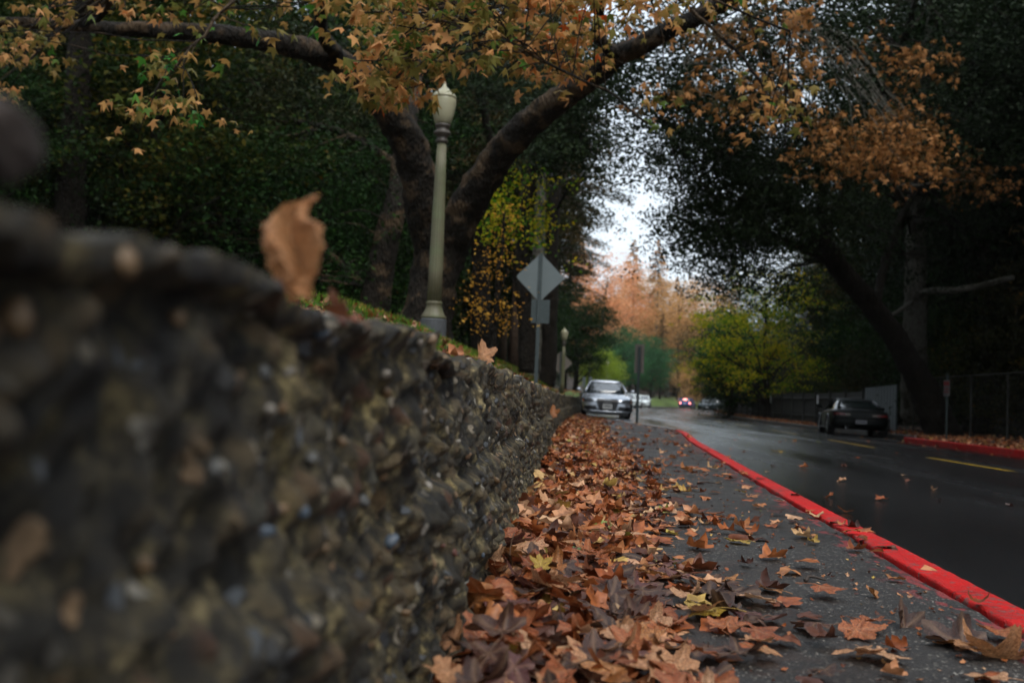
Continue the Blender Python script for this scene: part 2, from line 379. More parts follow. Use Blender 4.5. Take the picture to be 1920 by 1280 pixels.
# ------------------------------------------------------------------ rubble concrete wall
n = N('rubble_concrete'); p = n.pos()
pw = n('VectorMath', {0: p, 1: n('VectorMath', {0: n.noise(18, 3, p, out=1), 'Scale': .05}, operation='SCALE').outputs[0]}, operation='ADD').outputs[0]
cement = n.ramp(n.noise(30, 8, p, .7), [(.34, (.004, .0034, .002)), (.47, (.020, .016, .0085)), (.56, (.095, .076, .038)), (.66, (.40, .325, .175))])
moss = n.ramp(n.noise(5, 5, p), [(.45, (0, 0, 0)), (.65, (.7,) * 3)])
big = n.ramp(n.noise(7, 4, p), [(.36, (.38, .38, .38)), (.62, (1.5, 1.45, 1.3))])
cement = n.mix(1.0, cement, big, 'MULTIPLY')
cement = n.mix(moss, cement, n.mix(1.0, cement, (.42, .40, .22), 'MULTIPLY'))
vc = n('TexVoronoi', {'Scale': 42, 'Vector': pw}); vs = n('SeparateColor', {0: vc.outputs['Color']})
stone = n.ramp(vs.outputs[0], [(0, (.05, .05, .05)), (.25, (.12, .105, .08)), (.45, (.25, .21, .15)), (.6, (.12, .13, .14)), (.75, (.30, .19, .10)), (.9, (.38, .35, .29)), (1, (.10, .05, .03))], 'CONSTANT')
inside = n.math('MULTIPLY', n.ramp(vc.outputs['Distance'], [(.33, (1, 1, 1)), (.42, (0, 0, 0))]), n.ramp(vs.outputs[1], [(.45, (0,) * 3), (.5, (1,) * 3)], 'CONSTANT'))
c = n.mix(inside, cement, stone)
c = n.mix(n.ramp(n.noise(2.3, 4, n('Mapping', {'Vector': p, 'Scale': (1, 1, .35)}).outputs[0]), [(.52, (0, 0, 0)), (.70, (.75,) * 3)]), c, (.016, .014, .010))
stone2 = n.ramp(n.attr('srand'), [(0, (.035, .03, .022)), (.25, (.10, .08, .052)), (.42, (.20, .155, .095)), (.52, (.13, .125, .11)), (.62, (.26, .17, .085)), (.72, (.085, .095, .105)), (.84, (.30, .26, .19)), (1, (.15, .07, .04))])
stone2 = n.mix(1.0, stone2, n.ramp(n.noise(90, 5, p), [(.3, (.5,) * 3), (.7, (1.15,) * 3)]), 'MULTIPLY')
c = n.mix(n.math('MULTIPLY', n.attr('stone'), .85), c, n.mix(1.0, stone2, (.58, .51, .34), 'MULTIPLY'))
h = n.math('ADD', n.math('MULTIPLY', inside, .8), n.noise(70, 8, p, .7))
M['wall'] = n.end(n.bsdf(c, .78, n.bump(h, 1.0, .014)))
ys = [-1.2]
while ys[-1] < 33: ys.append(ys[-1] + max(.0048, .0042 * abs(ys[-1]) if ys[-1] > 0 else (.02 if ys[-1] < -.3 else .0055)))
ys = np.array(ys); H = .53
prof = [(.0, z) for z in np.arange(-.06, H - .02, .0062)] + [(-.006, H - .008)] + [(-t, H) for t in np.arange(.014, .30, .0085)] + [(-.31, H - .03), (-.31, H - .3)]
nor = [(1, 0)] * len(np.arange(-.06, H - .02, .0062)) + [(.7, .7)] + [(0, 1)] * len(np.arange(.014, .30, .0085)) + [(-.7, .3), (-1, 0)]
V = np.empty((len(ys), len(prof), 3)); fr = mn.fractal; vo = mn.voronoi
SA = np.zeros((len(ys), len(prof))); SR = np.zeros((len(ys), len(prof)))
wx = interp(ys, WALLX)
for a, y in enumerate(ys):
    yn = y
    nb = float(sstep(.7, 1.8, y)); topw = (.022 * mn.noise(Vector((0, y * 2.3, 5))) + .015 * mn.noise(Vector((3, y * 6, 5)))) * nb + (1 - nb) * (float(np.interp(y, [.2, .33, .43, .5, .57, .68, .82, 1.3, 1.8], [-.010, -.008, -.004, .003, .009, .003, -.009, 0, 0])) + .003 * mn.noise(Vector((3, y * 26, 5))))
    far = y > 9
    for b, ((o, z), (nx_, nz_)) in enumerate(zip(prof, nor)):
        q = Vector((o * 1.0, y, z)); 
        sm_, sr_ = 0.0, 0.0
        d = .030 * mn.noise(q * 3.1) + .026 * mn.noise(q * 8.3) - .018 * sstep(2.2, .9, y) * (1 if nx_ == 1 else 0)
        if not far:
            vd, vp = vo(Vector((o * 25, y * 25, z * 29)) + Vector((mn.noise(q * 20), mn.noise(q * 21 + Vector((5, 0, 0))), 0)) * .45); v = vd
            sr_ = (mn.noise(vp[0] * 7.3 + Vector((.5, .2, .9))) * 1.3 + .5); big_ = .5 + .5 * math.copysign(1, mn.noise(vp[0] * 3.7 + Vector((9, 2, 1))) + .12)
            sm_ = big_ * float(sstep(.50, .38, v[0] / max(.6, 1 - .0)))
            v2 = vo(Vector((o * 52, y * 52, z * 52)))[0]
            d += (.023 * big_ + .009) * max(-.12, .46 - v[0]) + .013 * max(-.1, .45 - v2[0]) * (mn.noise(q * 9 + Vector((3, 1, 1))) + .5) + .016 * mn.noise(q * 19) + .013 * mn.noise(q * 47) - .03 * max(0, mn.noise(q * 11 + Vector((0, 7, 0))) - .28)
        else: d += .014 * mn.noise(q * 18)
        # a ledge left by the formwork, and a gully under it
        zl = .30 + .05 * mn.noise(Vector((1, y * 1.6, 0))) + .02 * mn.noise(Vector((1, y * 9, 0)))
        if nx_ == 1: d += .013 * math.tanh((zl - z) / .008) * max(0, .8 + 1.4 * mn.noise(Vector((9, y * 2.3, 1)))) - .014 * max(0, .4 + 1.5 * mn.noise(Vector((9, y * 2.3, 1)))) * math.exp(-((z - zl - .02) / .02) ** 2)
        SA[a, b] = sm_; SR[a, b] = sr_
        if nz_ == 1: d *= .32 + .25 * nb
        V[a, b] = (wx[a] + o + d * nx_ + (topw * .3), y, z + d * nz_ + topw * sstep(.2, .5, z))
V = V.reshape(-1, 3); K = len(prof)
i = np.arange(len(ys) - 1)[:, None] * K + np.arange(K - 1)[None]
wall = link('stone_wall', fast_mesh('stone_wall', V, np.stack([i, i + K, i + K + 1, i + 1], -1).reshape(-1, 4), M['wall'], {'stone': SA.ravel(), 'srand': SR.ravel()}, True))
tag(wall, 'low rough rubble concrete wall full of embedded pebbles running beside the pavement', 'wall')
from mathutils.bvhtree import BVHTree
wall_bvh = BVHTree.FromPolygons([tuple(v) for v in V[: (np.searchsorted(ys, 6)) * K]], [tuple(int(k) for k in q) for q in np.stack([i, i + K, i + K + 1, i + 1], -1)[: np.searchsorted(ys, 6) - 1].reshape(-1, 4)])
# pebbles held in the face, each with its own colour
PEB = {'blue': ((.13, .17, .22), 'blue grey'), 'pale': ((.42, .37, .30), 'pale buff'), 'tan': ((.28, .17, .08), 'tan'), 'grey': ((.16, .16, .15), 'grey'), 'red': ((.20, .07, .045), 'reddish')}
PM = {k: simple('pebble_' + k, tuple(c_ * .45 for c_ in v[0]), .5, 60, .5) for k, v in PEB.items()}
peb_meshes = []
for k in range(5):
    m = MB(); sp_ = []
    nu, nv = 12, 8
    V_ = []; f = []
    for a in range(nv + 1):
        th = PI * a / nv
        for b in range(nu):
            ph = 2 * PI * b / nu; d_ = Vector((math.sin(th) * math.cos(ph), math.sin(th) * math.sin(ph), math.cos(th)))
            r_ = 1 + .28 * mn.noise(d_ * 1.3 + Vector((k * 7, 0, 0))) + .08 * mn.noise(d_ * 4 + Vector((k * 3, 1, 0)))
            V_.append((d_.x * r_, d_.y * r_ * .8, d_.z * r_ * .6))
    f = [(a * nu + b, (a + 1) * nu + b, (a + 1) * nu + (b + 1) % nu, a * nu + (b + 1) % nu) for a in range(nv) for b in range(nu)]
    o = MB(); o.add(V_, f); ob = o.build('pebble', PM['grey'], None, True); peb_meshes.append(ob.data); bpy.data.objects.remove(ob)
def pebble(px, py, r, kind):
    hit = wall_bvh.ray_cast(Vector(CP), Vector(ray(px, py)).normalized())
    if not hit[0]: return
    o = link('pebble', peb_meshes[random.randrange(5)], wall, hit[0] + hit[1] * r * .15 * (1 if hit[1].x > 0 else -1), tuple(random.uniform(0, 6) for _ in range(3)), r)
    o.data.materials[0] = PM['grey']; o.material_slots[0].link = 'OBJECT'; o.material_slots[0].material = PM[kind]
for (px, py, r, kd) in ((730, 1015, .019, 'blue'), (802, 912, .016, 'pale'), (857, 828, .011, 'pale'), (600, 625, .012, 'blue'), (665, 575, .013, 'blue'), (500, 765, .010, 'pale'),
        (495, 1000, .012, 'blue'), (680, 940, .014, 'grey'), (640, 605, .009, 'red'), (850, 1035, .012, 'red'), (830, 1022, .008, 'red'), (905, 1040, .010, 'blue'), (440, 470, .010, 'pale'),
        (330, 600, .010, 'tan'), (230, 490, .012, 'tan'), (30, 600, .014, 'tan'), (265, 1060, .010, 'tan'), (540, 700, .010, 'pale'), (795, 770, .010, 'pale'), (720, 700, .013, 'pale'),
        (760, 1150, .012, 'tan'), (640, 830, .010, 'tan'), (880, 960, .012, 'grey'), (930, 900, .014, 'tan'), (400, 880, .009, 'grey'), (560, 560, .012, 'grey')):
    pebble(px, py, r * .62, kd)
for k in range(12):
    pebble(random.uniform(450, 980), random.uniform(600, 1260), random.uniform(.004, .008), random.choice(['grey', 'pale', 'tan', 'grey', 'red', 'blue', 'tan']))
# dark mossy stone standing on the wall by the left edge
m = MB(); V_ = []; nu, nv = 40, 26
for a in range(nv + 1):
    th = PI * a / nv
    for b in range(nu):
        ph = 2 * PI * b / nu; d_ = Vector((math.sin(th) * math.cos(ph), math.sin(th) * math.sin(ph), math.cos(th)))
        r_ = 1 + .3 * mn.noise(d_ * 1.4 + Vector((4, 2, 0))) + .12 * mn.noise(d_ * 4) + .05 * mn.noise(d_ * 12)
        V_.append((d_.x * r_ * .010, d_.y * r_ * .02, d_.z * r_ * .015))
m.add(V_, [(a * nu + b, (a + 1) * nu + b, (a + 1) * nu + (b + 1) % nu, a * nu + (b + 1) % nu) for a in range(nv) for b in range(nu)])
o = m.build('loose_stone', simple('dark_stone', (.022, .014, .010), .9, 60, .6), None, True); o.location = D(4, 262, .36)
tag(o, 'dark brown lump of stone perched on the wall top at the left edge', 'stone')

# ------------------------------------------------------------------ fallen leaves
def leaf_geo(rings, nout, seed, curl=.5, fold=.4, stem=True, lobes=5):
    """sycamore leaf: five pointed lobes, midribs, stalk; lies in XY, unit width about 1"""
    rg = random.Random(seed)
    ang = np.linspace(-PI * .92, PI * .92, nout)      # 0 = tip of the middle lobe (+Y)
    tips = [0, .95, -.95, 1.95, -1.95] if lobes == 5 else [0, 1.1, -1.1]
    tl = [.62 * rg.uniform(.9, 1.1), .56 * rg.uniform(.85, 1.1), .56 * rg.uniform(.85, 1.1), .40 * rg.uniform(.8, 1.1), .40 * rg.uniform(.8, 1.1)]
    r = np.full(nout, .25)
    for t, l in zip(tips, tl):
        d = np.abs(ang - t); r = np.maximum(r, l * np.clip(1 - d / .80, 0, 1) ** .62 )
    r *= 1 + .07 * np.array([((i * 7) % 3 - 1) * rg.uniform(.4, 1) for i in range(nout)])     # teeth
    V = [(0, 0, 0)]; vein = [1.0]; f = []
    for k in range(1, rings + 1):
        q = k / rings
        for i_, a in enumerate(ang):
            V.append((math.sin(a) * r[i_] * q, math.cos(a) * r[i_] * q, 0))
            vein.append(max(0, 1 - min(abs(a - t) for t in tips) * q * 9))
    for i_ in range(nout - 1):
        f.append((0, 1 + i_ + 1, 1 + i_))
        for k in range(rings - 1):
            a, b = 1 + k * nout + i_, 1 + (k + 1) * nout + i_
            f.append((a, a + 1, b + 1)); f.append((a, b + 1, b))
    V = np.array(V, float); V[:, 1] -= .12
    x, y = V[:, 0].copy(), V[:, 1].copy(); rr = np.hypot(x, y)
    ax = rg.uniform(0, PI); uu = x * math.cos(ax) + y * math.sin(ax)
    z = curl * 1.1 * uu ** 2 + fold * .35 * np.abs(x) + .10 * curl * np.sin(np.arctan2(x, y) * 4 + rg.uniform(0, 6)) * rr * 2 \
        + .035 * np.sin(x * 17 + seed) * np.sin(y * 15 + seed * 2) * (.3 + rr)
    # real rolling for the strongly curled ones
    if curl > .8:
        k_ = curl * 2.6; s_ = uu; ux, uy = math.cos(ax), math.sin(ax)
        nu_ = np.sin(k_ * s_) / k_; zz = (1 - np.cos(k_ * s_)) / k_
        x = x + (nu_ - s_) * ux; y = y + (nu_ - s_) * uy; z = zz + z * .25
    V = np.stack([x, y, z], 1); V[:, 2] -= V[:, 2].min() * .6
    vein = np.array(vein)
    if stem:
        P0 = V[0]; L = rg.uniform(.35, .6); P = np.array([P0 + (L * t * (rg.uniform(-.2, .2) if t else 0), -L * t, .12 * t * (1 - t)) for t in (0, .35, .7, 1)])
        m = MB(); m.tube(P, [.012, .009, .008, .013], 4, 0, False)
        n0 = len(V); V = np.concatenate([V, m.v[0]]); vein = np.r_[vein, np.ones(len(m.v[0]))]
        for q in m.f: f += [(q[0] + n0, q[1] + n0, q[2] + n0), (q[0] + n0, q[2] + n0, q[3] + n0)]
    return V, np.array(f), vein

LEAFC = {   # own colours: class -> ramp, words
 'rust': ([(0, (.20, .045, .014)), (.5, (.40, .105, .028)), (1, (.56, .18, .055))], 'rust brown'),
 'tan': ([(0, (.50, .23, .085)), (.5, (.64, .32, .16)), (1, (.72, .44, .26))], 'pale tan'),
 'dark': ([(0, (.035, .016, .012)), (.5, (.075, .032, .022)), (1, (.14, .055, .035))], 'dark brown'),
 'orange': ([(0, (.38, .13, .03)), (.5, (.50, .19, .05)), (1, (.58, .26, .08))], 'orange'),
 'purple': ([(0, (.10, .035, .035)), (.5, (.17, .06, .055)), (1, (.24, .10, .09))], 'purplish brown'),
 'yellow': ([(0, (.42, .27, .03)), (.5, (.55, .36, .04)), (1, (.62, .45, .10))], 'yellow'),
 'green': ([(0, (.05, .15, .03)), (.5, (.09, .24, .06)), (1, (.14, .3, .1))], 'green')}
LM = {k: leaf_mat('fallen_leaf_' + k, v[0], .18, rough=.42, patch=1, objrand=True, spec=.5) for k, v in LEAFC.items()}
shapes = []
for k, (cu, fo) in enumerate(((.15, .2), (.35, .5), (.55, -.5), (.95, .3), (1.3, .2), (.25, -.3), (.7, .7), (1.1, -.4), (.45, .2), (.3, -.7))):
    V_, f_, vn = leaf_geo(8, 58, 20 + k, cu, fo)
    me = fast_mesh('fallen_leaf', V_, f_, LM['rust'], {'vein': vn}, True); shapes.append((me, cu))
pick_c = lambda q: random.choices(['rust', 'tan', 'dark', 'orange', 'purple', 'yellow'], q)[0]
spots = []       # x, y, z, size, tilt, class
def dens(x, y):  # leaves per square metre
    w = interp(y, WALLX); u = x - w; wdt = min(.60, .20 + .08 * y) + .07 * math.sin(y * .8 + 1)
    core = 1 / (1 + math.exp((u - wdt) / .07))
    return core, 0
for k in range(12500):
    y = 1.0 + 26.5 * random.random() ** 1.45; w = float(interp(y, WALLX)); kx = float(kerb_x(y)) - .02
    if kx - w < .2: continue
    x = random.uniform(w + .02, kx)
    core, _ = dens(x, y)
    pkeep = core * 1.0 + (1 - core) * (.05 if y > 2.3 else .07) * (.5 + 1.2 * max(0, mn.noise(Vector((x * 1.5, y * 1.1, 9))) + .4))
    if random.random() > pkeep: continue
    pile = core * (1 - min(1, (x - w) / .5))
    z = random.random() * (.015 + .085 * pile) + .006
    s = random.uniform(.05, .108) * (1.1 if random.random() < .3 else 1) * (1.12 if y < 3 else 1)
    tilt = random.gauss(0, .10 + .6 * pile * random.random() + (.12 if core > .5 else 0)) + (PI if random.random() < .4 else 0)
    spots.append((x, y, z, s, tilt, core))
def proj_ok(p):
    a, b, d = pr(p); return d > .2 and -60 < a < 1980 and -60 < b < 1340, d
info = []
for s in spots:
    ok, d = proj_ok(s[:3]); info.append((s[3] / d if ok else 0))
order = np.argsort(-np.array(info)); near = set(int(k) for k in order[:278])
LABELS = {}
def leaf_label(cls, cu, x, y, place=None):
    shape = 'flat' if cu < .3 else ('cupped' if cu < .8 else 'rolled up')
    return f"{shape} {LEAFC[cls][1]} fallen leaf {place}"
def put_leaf(loc, rot, size, cls, si, label, group=None):
    o = link('fallen_leaf', shapes[si][0], None, loc, rot, size)
    o.material_slots[0].link = 'OBJECT'; o.material_slots[0].material = LM[cls]
    tag(o, label, 'leaf', group); return o
farP = []
for k, s in enumerate(spots):
    x, y, z, size, tilt, core = s; z += PZ(x, y)
    rz = random.uniform(0, 6.28); t2 = random.gauss(0, .12 + .15 * core)
    if k in near:
        cls = pick_c([40, 15, 32, 9, 10, .3] if core > .4 else [32, 24, 24, 10, 10, .5]); si = random.choices(range(10), [3, 3, 3, 1.5, 1, 3, 2, 1, 3, 2])[0]
        kx = float(kerb_x(y)); u = x - float(interp(y, WALLX))
        pl = 'heaped against the foot of the wall' if u < .3 else ('in the litter spread beside the wall' if core > .4 else ('lying on the asphalt next to the red kerb' if kx - x < .35 else 'lying loose on the open asphalt pavement'))
        if x > kx - .17: z += .018
        lb = leaf_label(cls, shapes[si][1], x, y, pl)
        put_leaf((x, y, z + .004), (tilt, t2, rz), size, cls, si, lb, 'fallen leaves: ' + lb)
    else: farP.append((x, y, z, size, tilt, t2, rz))
# landmark leaves seen in the photograph
def lay(px, py, size, cls, si, rot, label, dz=.008):
    q = CP + ray(px, py) * ((0 - CP[2]) / ray(px, py)[2]); return put_leaf((q[0], q[1], PZ(q[0], q[1]) + dz), rot, size, cls, si, label)
lay(1440, 1104, .10, 'tan', 2, (.1, .2, 1.2), 'smooth pale tan leaf arched on bare asphalt in the middle of the pavement')
lay(1385, 1015, .11, 'yellow', 5, (.05, .1, 1.5), 'bright yellow leaf lying alone on the asphalt pavement')
lay(1862, 1222, .17, 'tan', 7, (.5, .2, 2.2), 'large curled tan leaf in the lower right corner by the kerb')
lay(1790, 1195, .15, 'dark', 6, (.2, -.3, .6), 'broad flat brown leaf under the curled one in the lower right corner')
lay(1695, 1165, .10, 'dark', 3, (1.2, .1, .5), 'dark brown leaf standing on edge on the asphalt near the lower right')
lay(1636, 1112, .055, 'orange', 6, (.7, .3, 1), 'small orange brown leaf tilted up between wall litter and kerb')
lay(1680, 1083, .065, 'orange', 1, (.1, .1, 2), 'small ochre leaf flat on the asphalt near the kerb bend')
lay(1515, 1004, .09, 'orange', 8, (.1, .1, .2), 'orange leaf lying crosswise on the asphalt left of the kerb')
lay(1420, 1160, .17, 'purple', 1, (.1, .05, 2.6), 'big reddish purple leaf flat at the lower middle of the pavement')
lay(995, 1020, .14, 'tan', 2, (.9, .2, .5), 'large peach coloured leaf leaning against the wall foot')
lay(1070, 1005, .15, 'tan', 8, (.35, .1, 1.0), 'large pale pinkish leaf spread open on top of the leaf heap')
lay(1140, 1030, .14, 'tan', 5, (.3, -.2, 2.4), 'large creamy tan leaf on the heap edge nearest the asphalt')
lay(1250, 975, .12, 'tan', 2, (.15, .1, 1.1), 'pale tan leaf with pointed lobes at the edge of the heap')
lay(1285, 880, .13, 'orange', 4, (.1, .3, .8), 'plump rolled orange leaf farther along the pavement')
lay(1075, 1060, .05, 'green', 0, (.2, .1, .3), 'tiny green leaf in the brown heap by the wall', .06)
lay(1010, 1120, .06, 'yellow', 1, (.8, .1, .3), 'olive yellow leaf poking from the heap by the wall', .09)
q = D(1458, 842, 20); q = CP + ray(1458, 842) * ((-.12 - CP[2]) / ray(1458, 842)[2])
put_leaf((q[0], q[1], road_z(q[0], q[1]) + .012), (.05, .1, .4), .22, 'yellow', 0, 'single yellow leaf on the wet road')
# everything smaller and farther: one litter
tV, tF, tv = leaf_geo(2, 16, 3, .5, .5, False); tV2, tF2, tv2 = leaf_geo(2, 16, 9, .3, -.5, False); tV3, tF3, tv3 = leaf_geo(4, 22, 5, 1.2, .3, False)
n = N('litter_leaf')
c = n.ramp(n.attr('lr'), [(0, (.05, .02, .015)), (.22, (.14, .045, .02)), (.44, (.32, .085, .025)), (.62, (.46, .15, .045)), (.78, (.56, .25, .11)), (.92, (.68, .41, .24)), (.985, (.52, .34, .06)), (1, (.2, .26, .06))])
c = n.mix(1.0, c, n.ramp(n.noise(30, 3, n.pos()), [(.35, (.45, .42, .4)), (.6, (1, 1, 1))]), 'MULTIPLY')
M['litter'] = n.end(n('MixShader', {0: .18, 1: n.bsdf(c, .42, Specular_IOR_Level=.3), 2: n('BsdfTranslucent', {'Color': c}).outputs[0]}).outputs[0])
def litter(name, arr, mat):
    arr = np.array(arr); Vs = []; Fs = []; A = []; off = 0
    for k, (tv_, tf_) in enumerate(((tV, tF), (tV2, tF2), (tV3, tF3))):
        a = arr[k::3]
        V_, F_ = scatter(tv_, tf_, a[:, :3], a[:, 4], a[:, 5], a[:, 6], a[:, 3]); Vs.append(V_); Fs.append(F_ + off); off += len(V_)
        A.append(np.repeat(RNG.random(len(a)), len(tv_)))
    return link(name, fast_mesh(name, np.concatenate(Vs), np.concatenate(Fs), mat, {'lr': np.concatenate(A)}, True))
# the under layer that fills the heap near the wall
for k in range(5200):
    y = .9 + 27 * random.random() ** 1.5; w = float(interp(y, WALLX)); x = w + .02 + abs(random.gauss(0, .55 * min(.6, .20 + .08 * y)))
    if x > float(kerb_x(y)) - .1: continue
    if y < 3.5 and x > w + .55: continue
    farP.append((x, y, PZ(x, y) + .004 + random.random() * .05 * max(0, 1 - (x - w) / .4), random.uniform(.05, .11), random.gauss(0, .25) + (PI if k % 2 else 0), random.gauss(0, .22), random.uniform(0, 6.3)))
for k in range(1500):   # crumbs and broken bits on the asphalt
    y = 1.2 + 14 * random.random() ** 1.4; w = float(interp(y, WALLX)); x = random.uniform(w + .3, float(kerb_x(y)) - .16)
    farP.append((x, y, PZ(x, y) + .003, random.uniform(.006, .020), random.gauss(0, .3), random.gauss(0, .3), random.uniform(0, 6.3)))
tag(litter('leaf_litter', farP, M['litter']), 'carpet of small brown and orange fallen leaves covering the pavement beside the wall', 'fallen leaves', None, 'stuff')
bank = []
for k in range(7000):
    y = 2 + 38 * random.random(); x = -.3 - 5 * random.random() ** 1.6
    bank.append((x + float(interp(y, WALLX)), y, 0, random.uniform(.07, .15), random.gauss(0, .4), random.gauss(0, .4), random.uniform(0, 6.3)))
for k in range(260):
    y = 2.0 + 24 * random.random() ** 1.3; x = -.03 - .3 * random.random()
    bank.append((x + float(interp(y, WALLX)), y, .13, random.uniform(.04, .08), random.gauss(0, .3), random.gauss(0, .3), random.uniform(0, 6.3)))
for k in range(3000):
    y = 40 + 110 * random.random(); x = -.3 - 9 * random.random()
    bank.append((x + float(left_edge(y)), y, 0, random.uniform(.12, .25), random.gauss(0, .4), random.gauss(0, .4), random.uniform(0, 6.3)))
b = np.array(bank); b[:, 2] = np.where(b[:, 2] > 0, .545, ground_z(b[:, 0], b[:, 1]) + .02)
tag(litter('bank_litter', b, M['litter']), 'scattered brown leaves on the grassy bank above the wall', 'fallen leaves', None, 'stuff')
vg = []
for k in range(9000):
    y = 5 + 95 * random.random() ** 1.3; x = float(right_edge(y)) + .15 + abs(random.gauss(0, 1.3))
    vg.append((x, y, 0, random.uniform(.08, .17), random.gauss(0, .4), random.gauss(0, .4), random.uniform(0, 6.3)))
b = np.array(vg); b[:, 2] = ground_z(b[:, 0], b[:, 1]) + .03
tag(litter('verge_litter', b, M['litter']), 'band of orange brown leaves along the foot of the far fence', 'fallen leaves', None, 'stuff')
rl = []
for k in range(420):
    y = 4 + 90 * random.random() ** 1.2; t = random.random() ** 2 * .5; t = t if random.random() < .35 else 1 - t * .5
    l, r_ = float(left_edge(y)), float(right_edge(y)); x = l + .05 + (r_ - l - .1) * t
    rl.append((x, y, road_z(x, y) + .012, random.uniform(.04, .12), random.gauss(0, .2), random.gauss(0, .2), random.uniform(0, 6.3)))
tag(litter('road_litter', rl, M['litter']), 'few small wet leaves stuck to the dark road', 'fallen leaves', None, 'stuff')

# the curled leaf standing on the wall: a crumpled sheet, folded down its midrib with a hooked tip
prf = np.array([(0, .0, .30, .55), (.12, -.16, .34, .5), (.28, -.24, .46, .9), (.42, -.30, .46, 1.0), (.55, -.31, .42, .8), (.64, -.26, .26, .6), (.76, -.18, .22, .7), (.88, -.08, .20, 1.0), (.95, .06, .34, 1.3), (1.0, .20, .36, 1.5)])
ns, nt_ = 90, 44; V_ = []; vn = []
for a in range(ns + 1):
    s_ = a / ns; xl = np.interp(s_, prf[:, 0], prf[:, 1]); xr = np.interp(s_, prf[:, 0], prf[:, 2])
    jl = .018 * math.sin(s_ * 41) + .012 * math.sin(s_ * 93); jr = .020 * math.sin(s_ * 37 + 1) + .012 * math.sin(s_ * 88)
    for b_ in range(nt_ + 1):
        t = b_ / nt_; x_ = (xl + jl) * (1 - t) + (xr + jr) * t; w_ = xr - xl
        dz = .62 * w_ * abs(t - .45 - .12 * math.sin(s_ * 5)) ** .8 - .20 * math.sin(t * 9 + s_ * 6) * w_ + .05 * mn.noise(Vector((x_ * 6, s_ * 6, 1))) + .5 * max(0, s_ - .8) ** 1 * (t - .3)
        V_.append((x_, s_ * 1.16 + .05 * mn.noise(Vector((x_ * 4, s_ * 4, 7))), dz)); vn.append(max(0, 1 - abs(t - .45) * 16) + .6 * max(0, 1 - abs(math.sin(s_ * 14 + abs(t - .45) * 7)) * 9))
f_ = []
for a in range(ns):
    for b_ in range(nt_):
        k = a * (nt_ + 1) + b_; f_ += [(k, k + 1, k + nt_ + 2), (k, k + nt_ + 2, k + nt_ + 1)]
me = fast_mesh('curled_leaf', np.array(V_), np.array(f_), None, {'vein': np.clip(vn, 0, 1)}, True)
me.materials.append(leaf_mat('wall_leaf', [(0, (.55, .20, .06)), (.5, (.72, .33, .13)), (1, (.80, .48, .26))], .35, rough=.35, patch=.6, objrand=True))
LP = D(540, 562, .72)
o = link('curled_leaf', me, None, LP, (R(70), R(-3), R(8)), (.058, .072, .078))
tag(o, 'large curled orange brown leaf standing upright on top of the wall', 'leaf')
V_, f_, vn = leaf_geo(8, 60, 47, .9, .3)
me = fast_mesh('curled_leaf', V_, f_, None, {'vein': vn}, True); me.materials.append(LM['rust'])
o = link('curled_leaf', me, None, D(905, 662, 2.25), (R(70), R(10), R(40)), .075); o.data.materials[0] = LM['tan']
tag(o, 'small tan leaf resting on the wall top beyond the lamp post base', 'leaf')
me2 = me.copy(); me2.materials[0] = LM['rust']
o = link('curled_leaf', me2, None, D(640, 592, .80), (R(15), R(30), R(60)), .05)
tag(o, 'flat reddish leaf stuck to the wall edge just past the standing leaf', 'leaf')
me3 = me.copy(); me3.materials[0] = LM['orange']
o = link('curled_leaf', me3, None, D(1036, 772, 9.5), (R(80), R(10), R(20)), .16)
tag(o, 'orange leaf caught on the wall face near its far end', 'leaf')

# broken twigs on the pavement
M['twig'] = simple('twig_bark', (.035, .022, .015), .7, 40, .4)
for k, (px, py, L, a, lb) in enumerate(((1150, 1052, .12, .3, 'short dark twig lying at the edge of the leaf heap'), (1320, 1215, .16, .15, 'longer dark twig between the leaves near the bottom of the pavement'),
        (1525, 1080, .07, .4, 'thin twig lying alone on bare asphalt left of the kerb'), (1330, 905, .14, -.2, 'twig lying across the asphalt farther along the pavement'))):
    q = CP + ray(px, py) * ((0 - CP[2]) / ray(px, py)[2]); m = MB(); t = np.linspace(-.5, .5, 9)
    P = np.stack([t * L, .012 * np.sin(t * 7 + k), .006 + .004 * np.cos(t * 5)], 1); m.tube(P, .0035 * (1.2 - t), 6, .1); m.tube([P[5], P[5] + np.array([.012, .02, .004])], [.002, .001], 5)
    o = m.build('twig', M['twig'], None, True); o.location = (q[0], q[1], PZ(q[0], q[1]) + .003); o.rotation_euler = (0, 0, a); tag(o, lb, 'twig')
# ------------------------------------------------------------------ grass on the bank
bl = np.array([(-.06, 0, 0), (.06, 0, 0), (.035, .06, .55), (0, .22, 1.0)]); blf = np.array([(0, 1, 2), (0, 2, 3)])
gp = []
for k in range(52000):
    y = 3 + 34 * random.random() ** .9; x = float(interp(y, WALLX)) - .28 - 4.2 * random.random() ** 1.5
    if mn.noise(Vector((x * 1.1, y * .8, 4))) < -.12 and k % 5: continue
    gp.append((x, y))
gp = np.array(gp); k = len(gp)
V_, F_ = scatter(bl, blf, np.c_[gp, ground_z(gp[:, 0], gp[:, 1]) - .01], RNG.normal(0, .35, k), RNG.normal(0, .35, k), RNG.uniform(0, 6.3, k), RNG.uniform(.05, .13, k))
M['grass'] = leaf_mat('grass_blade', [(0, (.04, .10, .012)), (.5, (.10, .22, .02)), (1, (.24, .34, .05))], .35)
tag(link('grass', fast_mesh('grass', V_, F_, M['grass'], {'lr': np.repeat(RNG.random(k), 4)})), 'short bright green grass growing on the bank behind the wall', 'grass', None, 'stuff')

